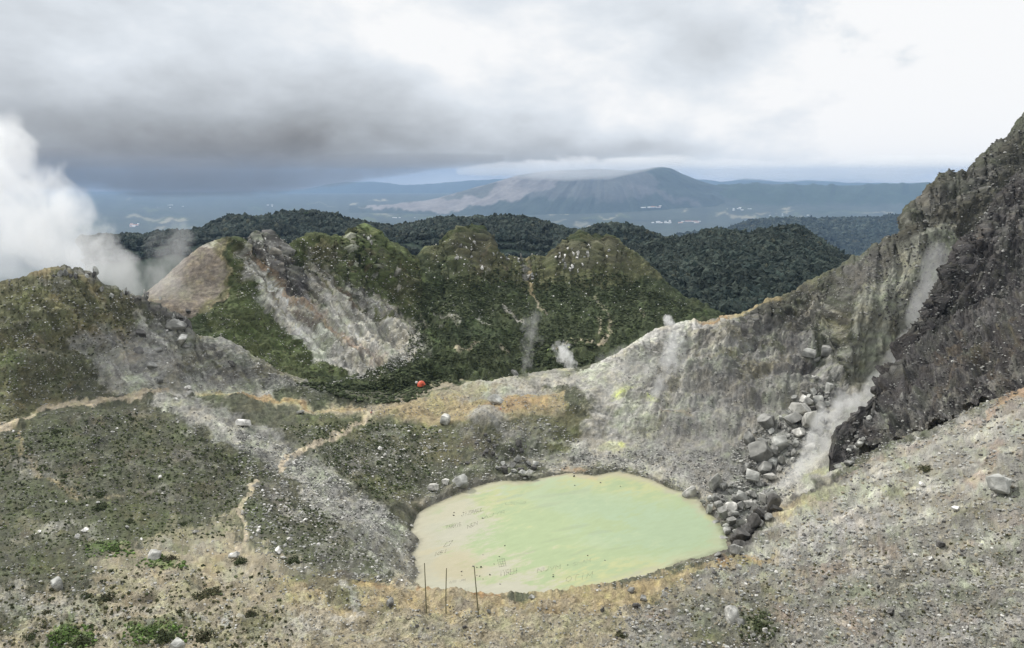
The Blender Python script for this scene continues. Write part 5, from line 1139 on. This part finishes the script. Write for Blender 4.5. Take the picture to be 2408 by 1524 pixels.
# ------------------------------------------------------------------ words laid out in stones on the lake bed
GL = {'A': [[(0,0),(.5,1),(1,0)],[(.2,.4),(.8,.4)]], 'T': [[(0,1),(1,1)],[(.5,1),(.5,0)]], 'R': [[(0,0),(0,1),(.8,1),(.9,.7),(.7,.5),(0,.5)],[(.5,.5),(1,0)]], 'I': [[(.5,0),(.5,1)]],
 'S': [[(1,.9),(.5,1),(.1,.8),(.2,.55),(.8,.45),(.9,.2),(.5,0),(0,.1)]], 'N': [[(0,0),(0,1),(1,0),(1,1)]], 'E': [[(1,1),(0,1),(0,0),(1,0)],[(0,.5),(.8,.5)]], 'J': [[(.2,1),(1,1)],[(.8,1),(.8,.15),(.4,0),(0,.2)]],
 'Z': [[(0,1),(1,1),(0,0),(1,0)]], 'U': [[(0,1),(0,.2),(.5,0),(1,.2),(1,1)]], 'L': [[(0,1),(0,0),(1,0)]], 'O': [[(.5,0),(0,.3),(0,.7),(.5,1),(1,.7),(1,.3),(.5,0)]], 'M': [[(0,0),(0,1),(.5,.4),(1,1),(1,0)]],
 'V': [[(0,1),(.5,0),(1,1)]], 'H': [[(0,0),(0,1)],[(1,0),(1,1)],[(0,.5),(1,.5)]], 'Y': [[(0,1),(.5,.5),(1,1)],[(.5,.5),(.5,0)]], '#': [[(0,0),(1,0),(1,1),(0,1),(0,0)]],
 '%': [[(0,0),(1,0),(1,1),(0,1),(0,0)],[(.33,0),(.33,1)],[(.66,0),(.66,1)],[(0,.33),(1,.33)],[(0,.66),(1,.66)]]}
def stone_word(txt, a, b, upv, sizepx, tone, label, name='stone_writing'):
    a, b, u = np.array(a, float), np.array(b, float), np.array(upv, float); n = len(txt); stp = (b - a) / n; pts = []
    g = np.random.default_rng(len(txt) + int(a[0]))
    for i, ch in enumerate(txt):
        for st in GL.get(ch, []):
            for (x0, y0), (x1, y1) in zip(st[:-1], st[1:]):
                q0 = a + stp * (i + .1 + .72 * x0) + u * y0; q1 = a + stp * (i + .1 + .72 * x1) + u * y1
                m = max(1, int(np.hypot(*(q1 - q0)) / (sizepx * 1.35)))
                for k in range(m + 1): pts.append(q0 + (q1 - q0) * k / m + g.normal(size=2) * .25)
    P = np.array([[*on_lake(*q), LZ + .05] for q in pts]); d = to_px(P)[2]; o0 = P.mean(0)
    V, F, C_ = merged(P - o0, sizepx * g.uniform(.7, 1.2, len(P)) / FD * d / 2, np.tile(np.array(TONE[tone], np.float32), (len(P), 1)), 5)
    o = link(name, make_mesh(name, V, F, C_, smooth=False), M_rock, label=label, cat='writing'); o.location = o0
CXY = lambda x, y: (941 + .22 * x, 1088 + .22 * y)
for txt, x0, y0, x1, y1, ux, uy, s_, tone, lab in [
 ('JIZRAUL', 650, 575, 895, 515, 4, -35, 1.7, 'dark', 'word of dark stones on the pale mud near the far left shore'),
 ('TARRIS', 490, 710, 655, 675, -4, -34, 1.6, 'dark', 'short word of dark stones below and left of the longest word'),
 ('NEN', 715, 705, 830, 660, 4, -34, 1.6, 'dark', 'three stone letters right of the short word'),
 ('AJYR', 890, 600, 1130, 540, 4, -30, 1.5, 'mid', 'faint row of stone letters running into the green water'),
 ('#', 455, 905, 540, 880, 35, -50, 1.7, 'dark', 'open square outlined with dark stones on the mud'),
 ('NSI', 370, 1000, 505, 955, 10, -35, 1.7, 'dark', 'scrawled stone letters left of the poles on the mud'),
 ('%', 1050, 1115, 1150, 1100, -20, -75, 1.7, 'mid', 'small grid made of stones in the middle of the mud'),
 ('IYREH', 1060, 1215, 1250, 1185, 0, -55, 1.7, 'mid', 'stone letters under the stone grid'),
 ('NUVM', 1460, 1175, 1720, 1130, 6, -40, 1.7, 'mid', 'stone letters on the yellow shallows near the front'),
 ('OTIM', 1765, 1280, 2060, 1225, 10, -60, 1.5, 'mid', 'large thin stone letters near the front shore at the right'),
 ('AMO IRM', 525, 1290, 700, 1265, 4, -22, 1.2, 'grey', 'faint small stone letters behind the middle pole'),
 ('EIMN', 1730, 1370, 1890, 1345, 4, -26, 1.3, 'grey', 'small stone letters right at the near shore'),
 ('SHAM', 1840, 1110, 2040, 1060, 4, -40, 1.2, 'grey', 'faint stone letters in the yellow water above the large ones'),
 ('RIMU', 590, 1415, 730, 1370, 4, -40, 1.2, 'grey', 'faint stone letters closest to the near left shore'),
 ('LENS', 1120, 450, 1360, 440, 0, -25, 1.1, 'grey', 'sunken row of stones under the green water at the far side')]:
    tone = dict(dark='dark', mid='mid', grey='grey')[tone]; s_ *= .85
    stone_word(txt, CXY(x0, y0), CXY(x1, y1), (ux * .22, uy * .22), s_, tone, lab)
stones = [(780,1110),(1005,985+100),(885,1245),(850,1215),(820,1205),(655,1165),(660,1205),(1120,890),(885,985),(1060,1005),(1635,1200),(1637,1222),(1070,1300),(575,535),(572,565),(1860,150),(2140,215),(2355,255),(1865,245),(2005,995),(2190,1045),(1790,1095),(820,1120),(865,1120),(880,595),(960,1200)]
for i, (x, y) in enumerate(stones):
    X, Y = CXY(x, y); q = on_lake(X, Y); d = math.hypot(q[1], LZ); s_ = g_.uniform(3.2, 7) / FD * d / 2
    o = link('stone', rock_mesh('round', 'dark' if i % 4 else 'mid', i % 8), label=tell(X, Y, 7, 'dark' if i % 4 else 'mid', i, 'stone on the lake bed'), cat='stone', group='stones scattered on the lake bed'); o.location = (q[0], q[1], LZ + s_ * .2); o.scale = (s_,) * 3

# ------------------------------------------------------------------ villages on the plain
M_wall = newmat('white_plaster', (.7, .7, .68), .8, .2, .1); M_roofr = newmat('tin_roof', (.5, .5, .52), .5, .1, .2); M_roofb = newmat('rusty_roof', (.42, .2, .13), .7, .1, .2)
def house_parts(w_, l_, h):
    V = [(-w_, -l_, -6), (w_, -l_, -6), (w_, l_, -6), (-w_, l_, -6), (-w_, -l_, h), (w_, -l_, h), (w_, l_, h), (-w_, l_, h)]
    F = [(0, 1, 5, 4), (1, 2, 6, 5), (2, 3, 7, 6), (3, 0, 4, 7)]
    o_ = 1.08; Rv = [(-w_ * o_, -l_ * o_, h + .05), (w_ * o_, -l_ * o_, h + .05), (w_ * o_, l_ * o_, h + .05), (-w_ * o_, l_ * o_, h + .05), (-w_ * o_, 0, h * 1.7), (w_ * o_, 0, h * 1.7)]
    return V, F, Rv, [(0, 1, 5, 4), (2, 3, 4, 5), (0, 4, 3), (1, 2, 5), (0, 3, 2, 1)]
HM = []
for k in range(3):
    V, F, Rv, Rf = house_parts([9, 14, 22][k], [7, 9, 10][k], [6, 8, 9][k]); HM.append((pydata('wall', V, F, M_wall, False), pydata('roof', Rv, Rf, [M_roofr, M_wall, M_roofb][k], False)))
gv = random.Random(9)
for (X, Y, sx, sy, n, lab, grp, tp) in [
 (1530, 487, 24, 1.2, 22, 'tiny white house in the village at the foot of the cloud capped volcano', 'village under the volcano', (1, 1, 2)),
 (1560, 523, 22, 2.0, 16, 'tiny white house in the left part of the larger town behind the forest ridge', 'town behind the ridge, left part', (1, 2, 1)),
 (1612, 521, 32, 1.6, 24, 'tiny white house in the right part of the larger town behind the forest ridge', 'town behind the ridge, right part', (1, 2, 1)),
 (1750, 491, 30, 2.2, 18, 'tiny white house scattered on the plain in front of the plateau', 'houses before the plateau', (0, 1, 1)),
 (1850, 503, 40, 2, 8, 'tiny house near the grey mountain on the plain', 'houses near the grey mountain', (0, 1, 0)),
 (316, 530, 10, 3, 12, 'small house with a rusty roof beside the big steam plume', 'hamlet beside the steam', (2, 1, 2)),
 (635, 482, 10, 1, 5, 'tiny pale building far away left of the lone tree', 'buildings left of the lone tree', (1, 1)),
 (400, 484, 40, 3, 7, 'tiny pale building on the far plain at the left', 'buildings on the left plain', (0, 1)),
 (940, 512, 40, 2, 7, 'tiny pale building on the plain just beyond the forest ridge', 'buildings beyond the ridge', (0, 1))]:
    for i in range(n):
        x, y = X + gv.gauss(0, sx * .55), Y + gv.gauss(0, sy * .6); P_, dd = pick(x, y); p = Vector(P_[0])
        if p.x != p.x or dd[0] < 5000: continue
        k = tp[gv.randrange(len(tp))]
        side = 'left end' if x < X - .45 * sx * .55 else 'right end' if x > X + .45 * sx * .55 else 'middle'
        lb = f"{['little', 'mid sized', 'long'][k]} {['grey', 'white', 'rusty'][k]} roofed house at the {side} of the {grp.split(',')[0].replace('houses ', 'houses just ')}" + (', ' + grp.split(', ')[1] if ',' in grp else '')
        while len(lb.replace(',', ' ').split()) > 16: lb = lb.replace(' at the ', ', ', 1) if ' at the ' in lb else lb.split(' ', 1)[1]
        h = link('house', None, label=lb, cat='house', group=grp); h.location = p; h.rotation_euler = (0, 0, gv.uniform(-.4, .4)); h.scale = (gv.uniform(.8, 1.8),) * 2 + (gv.uniform(.8, 1.3),)
        link('wall', HM[k][0], parent=h); link('roof', HM[k][1], parent=h)

# ------------------------------------------------------------------ steam and cloud
def ray_pt(X, py, y): return Vector(world(X, py, y))
def plume(name, label, blobs, dens, lam, kn=1.1, thr=.15, kind=None, cat='steam', aniso=0.2, stretch=(1, 1, .8), bright=1.0, seg=24, col=(1, 1, 1), det=5, srate=.3):
    """blobs: (X, py, depth, radius in survey px); one closed hull along them, filled with noisy vapour"""
    C = [(ray_pt(X, Y, y), r_ / FD * y * 1.02) for X, Y, y, r_ in blobs]
    o0 = sum((c for c, _ in C), Vector()) / len(C)
    pts, rad = [], []
    for i in range(len(C) - 1):
        for t in [k / 6 for k in range(6)]:
            pts.append(C[i][0].lerp(C[i + 1][0], t) - o0); rad.append((C[i][1] * (1 - t) + C[i + 1][1] * t) * 1.02)
    pts.append(C[-1][0] - o0); rad.append(C[-1][1])
    d0 = (pts[0] - pts[1]).normalized(); d1_ = (pts[-1] - pts[-2]).normalized()
    pre = [(pts[0] + d0 * rad[0] * s_, rad[0] * q) for s_, q in ((1.0, .05), (.85, .53), (.5, .86))]
    post = [(pts[-1] + d1_ * rad[-1] * s_, rad[-1] * q) for s_, q in ((.5, .86), (.85, .53), (1.0, .05))]
    pts = [p for p, _ in pre] + pts + [p for p, _ in post]; rad = [r_ for _, r_ in pre] + rad + [r_ for _, r_ in post]
    V, F = tube(pts, rad, seg); bm_ = bmesh.new()
    for v in V: bm_.verts.new(v)
    hull_ = bmesh.ops.convex_hull(bm_, input=bm_.verts); bmesh.ops.delete(bm_, geom=list({v for v in hull_['geom_interior'] + hull_['geom_unused'] if isinstance(v, bmesh.types.BMVert)}), context='VERTS')
    bm_.verts.index_update(); V = [v.co[:] for v in bm_.verts]; F = [tuple(v.index for v in f.verts) for f in bm_.faces]; bm_.free()
    m = bpy.data.materials.new(name + '_vapour'); m.use_nodes = True; m.cycles.volume_step_rate = srate; t = m.node_tree; t.nodes.clear()
    co = t.nodes.new('ShaderNodeTexCoord').outputs['Object']; acc = None
    for i in range(len(C) - 1):
        # capsule-like falloff around each stretch of the plume
        a = C[i][0] - o0; b = C[i + 1][0] - o0; L = (b - a); 
        sb = t.nodes.new('ShaderNodeVectorMath'); sb.operation = 'SUBTRACT'; t.links.new(co, sb.inputs[0]); sb.inputs[1].default_value = a
        dt = t.nodes.new('ShaderNodeVectorMath'); dt.operation = 'DOT_PRODUCT'; t.links.new(sb.outputs[0], dt.inputs[0]); dt.inputs[1].default_value = L / L.length_squared
        tt = E(t, dt.outputs['Value']).clamp()
        sca = t.nodes.new('ShaderNodeVectorMath'); sca.operation = 'SCALE'; sca.inputs[0].default_value = L; t.links.new(tt.s, sca.inputs['Scale'])
        df = t.nodes.new('ShaderNodeVectorMath'); df.operation = 'SUBTRACT'; t.links.new(sb.outputs[0], df.inputs[0]); t.links.new(sca.outputs[0], df.inputs[1])
        ln = t.nodes.new('ShaderNodeVectorMath'); ln.operation = 'LENGTH'; t.links.new(df.outputs[0], ln.inputs[0])
        rr = tt * (C[i + 1][1] - C[i][1]) + C[i][1]
        f = 1.0 - (E(t, ln.outputs['Value']) / rr).pow(1.6)
        acc = f if acc is None else acc.max(f)
    nz = nnoise(t, vmul(t, co, stretch), 1 / lam, det, .6, .35)
    nb = nnoise(t, vmul(t, co, stretch, (3, 7, 1)), .3 / lam, 2, .5)
    e = acc * .9 + (nz - .5) * (2.6 * kn) + (nb - .5) * kn - thr
    edge = sstep(acc, 0.0, .35)
    dn = sstep(e, 0, .55) * edge * dens
    pv = t.nodes.new('ShaderNodeVolumePrincipled'); pv.inputs['Color'].default_value = (*[.992 * v for v in col], 1); pv.inputs['Anisotropy'].default_value = aniso
    t.links.new(dn.s, pv.inputs['Density']); ou = t.nodes.new('ShaderNodeOutputMaterial'); t.links.new(pv.outputs[0], ou.inputs['Volume'])
    me = pydata(name, V, F, m); o = link(name, me, label=label, cat=None if kind else cat, kind=kind); o.location = o0
    return o
plume('steam_plume', 'huge white steam plume rising behind the left hill', [(310,690,400,44),(262,625,400,72),(190,570,396,100),(110,520,392,130),(10,450,388,165),(-110,370,384,190)], .048, 19, 1.15, .2, det=7)
plume('steam_plume', 'grey translucent steam filling the valley at the left edge', [(-80,560,398,110),(60,590,398,100),(180,640,400,70)], .018, 16, 1.0, .1)
plume('steam_plume', 'thin grey steam drifting in front of the smooth ash cone', [(450,760,415,30),(410,690,415,66),(375,630,415,72),(420,560,415,56)], .016, 14, 1.1, .2)
plume('steam_plume', 'dense steam cloud pouring from the vent beside the rockfall', [(1790,1175,262,14),(1850,1150,262,30),(1890,1090,262,40),(1945,1010,268,46),(1990,950,275,54)], .14, 6.5, 1.7, .28)
plume('steam_plume', 'long thin steam trail along the edge of the dark spur', [(2040,945,290,36),(2110,860,300,42),(2150,790,310,38),(2185,690,325,38),(2205,600,335,36)], .05, 9, 1.4, .15)
plume('steam_plume', 'small white steam jet left of the white ridge', [(1356,886,395,8),(1342,858,395,20),(1322,826,395,32)], .22, 2.4, 1.9, .55)
plume('steam_plume', 'faint tall wisp of steam in front of the green basin', [(1238,865,400,24),(1246,805,400,38),(1252,750,400,34)], .03, 4.5, 1.9, .55)
plume('steam_plume', 'tiny bright white steam puff on top of the white ridge', [(1586,780,392,8),(1577,766,392,17),(1570,750,392,14)], .28, 1.7, 1.9, .4)
plume('steam_plume', 'steam wisp rising over the yellow sulphur spots', [(1525,958,325,14),(1550,905,335,30),(1585,850,345,38),(1590,800,355,30)], .07, 5, 1.8, .4)
plume('steam_plume', 'soft steam veil over the pale slope below the white ridge', [(1400,960,325,30),(1450,900,335,50),(1520,860,345,50)], .02, 7, 1.6, .3)
plume('steam_plume', 'low steam haze where the white ridge meets the green basin', [(1410,845,385,16),(1450,835,390,24),(1500,815,395,18)], .022, 4, 1.3, .2)
plume('steam_plume', 'faint steam haze over the grey scree on the left hill', [(240,850,285,40),(310,830,285,60),(400,850,290,36)], .010, 8, 1.2, .25)
plume('cloud_bank', 'white cloud hiding the summit of the volcano', [(1080,402,14200,10),(1210,398,14200,24),(1330,394,14200,34),(1430,396,14200,28),(1500,388,14200,20),(1600,378,14200,10)], .0035, 420, 1.4, -.05, cat='cloud', col=(.95, .95, .955), stretch=(.6, 1, 1.3))
plume('cloud_bank', 'low dark grey cloud base hanging over the left plain', [(-250,405,8000,62),(100,405,8000,62),(400,408,8000,60),(640,406,8000,56),(760,402,8000,44),(880,390,8000,34),(1040,380,8000,22),(1180,372,8000,10)], .0035, 420, 1.3, .0, cat='cloud', col=(.30, .30, .31), stretch=(.45, 1, 1.2))  # shading under the bank is put into its dark absorbing colour
plume('cloud_bank', 'bright white cloud lying on the horizon at the right', [(1400,384,20000,12),(1560,387,20000,26),(1750,396,20000,30),(1950,396,20000,34),(2150,398,20000,36),(2450,394,20000,36)], .0016, 700, 1.4, .05, cat='cloud', stretch=(.45, 1, 1.2))

# ------------------------------------------------------------------ haze
def haze():
    b = bmesh.new(); bmesh.ops.create_cube(b, size=1)
    bmesh.ops.scale(b, vec=(90000, 38500, 1725), verts=b.verts); bmesh.ops.translate(b, vec=(0, 18250, -1600 + 862.5), verts=b.verts)
    me = bpy.data.meshes.new('haze'); b.to_mesh(me); b.free()
    m = bpy.data.materials.new('air'); m.use_nodes = True; t = m.node_tree; t.nodes.clear()
    pv = t.nodes.new('ShaderNodeVolumePrincipled'); pv.inputs['Color'].default_value = (.36, .53, .80, 1); pv.inputs['Density'].default_value = HAZE; pv.inputs['Anisotropy'].default_value = 0
    ou = t.nodes.new('ShaderNodeOutputMaterial'); t.links.new(pv.outputs[0], ou.inputs['Volume']); me.materials.append(m)
    o = link('haze', me, kind='stuff', label='thin blue air between the crater and the far mountains')
HAZE = 3.2e-5
haze()
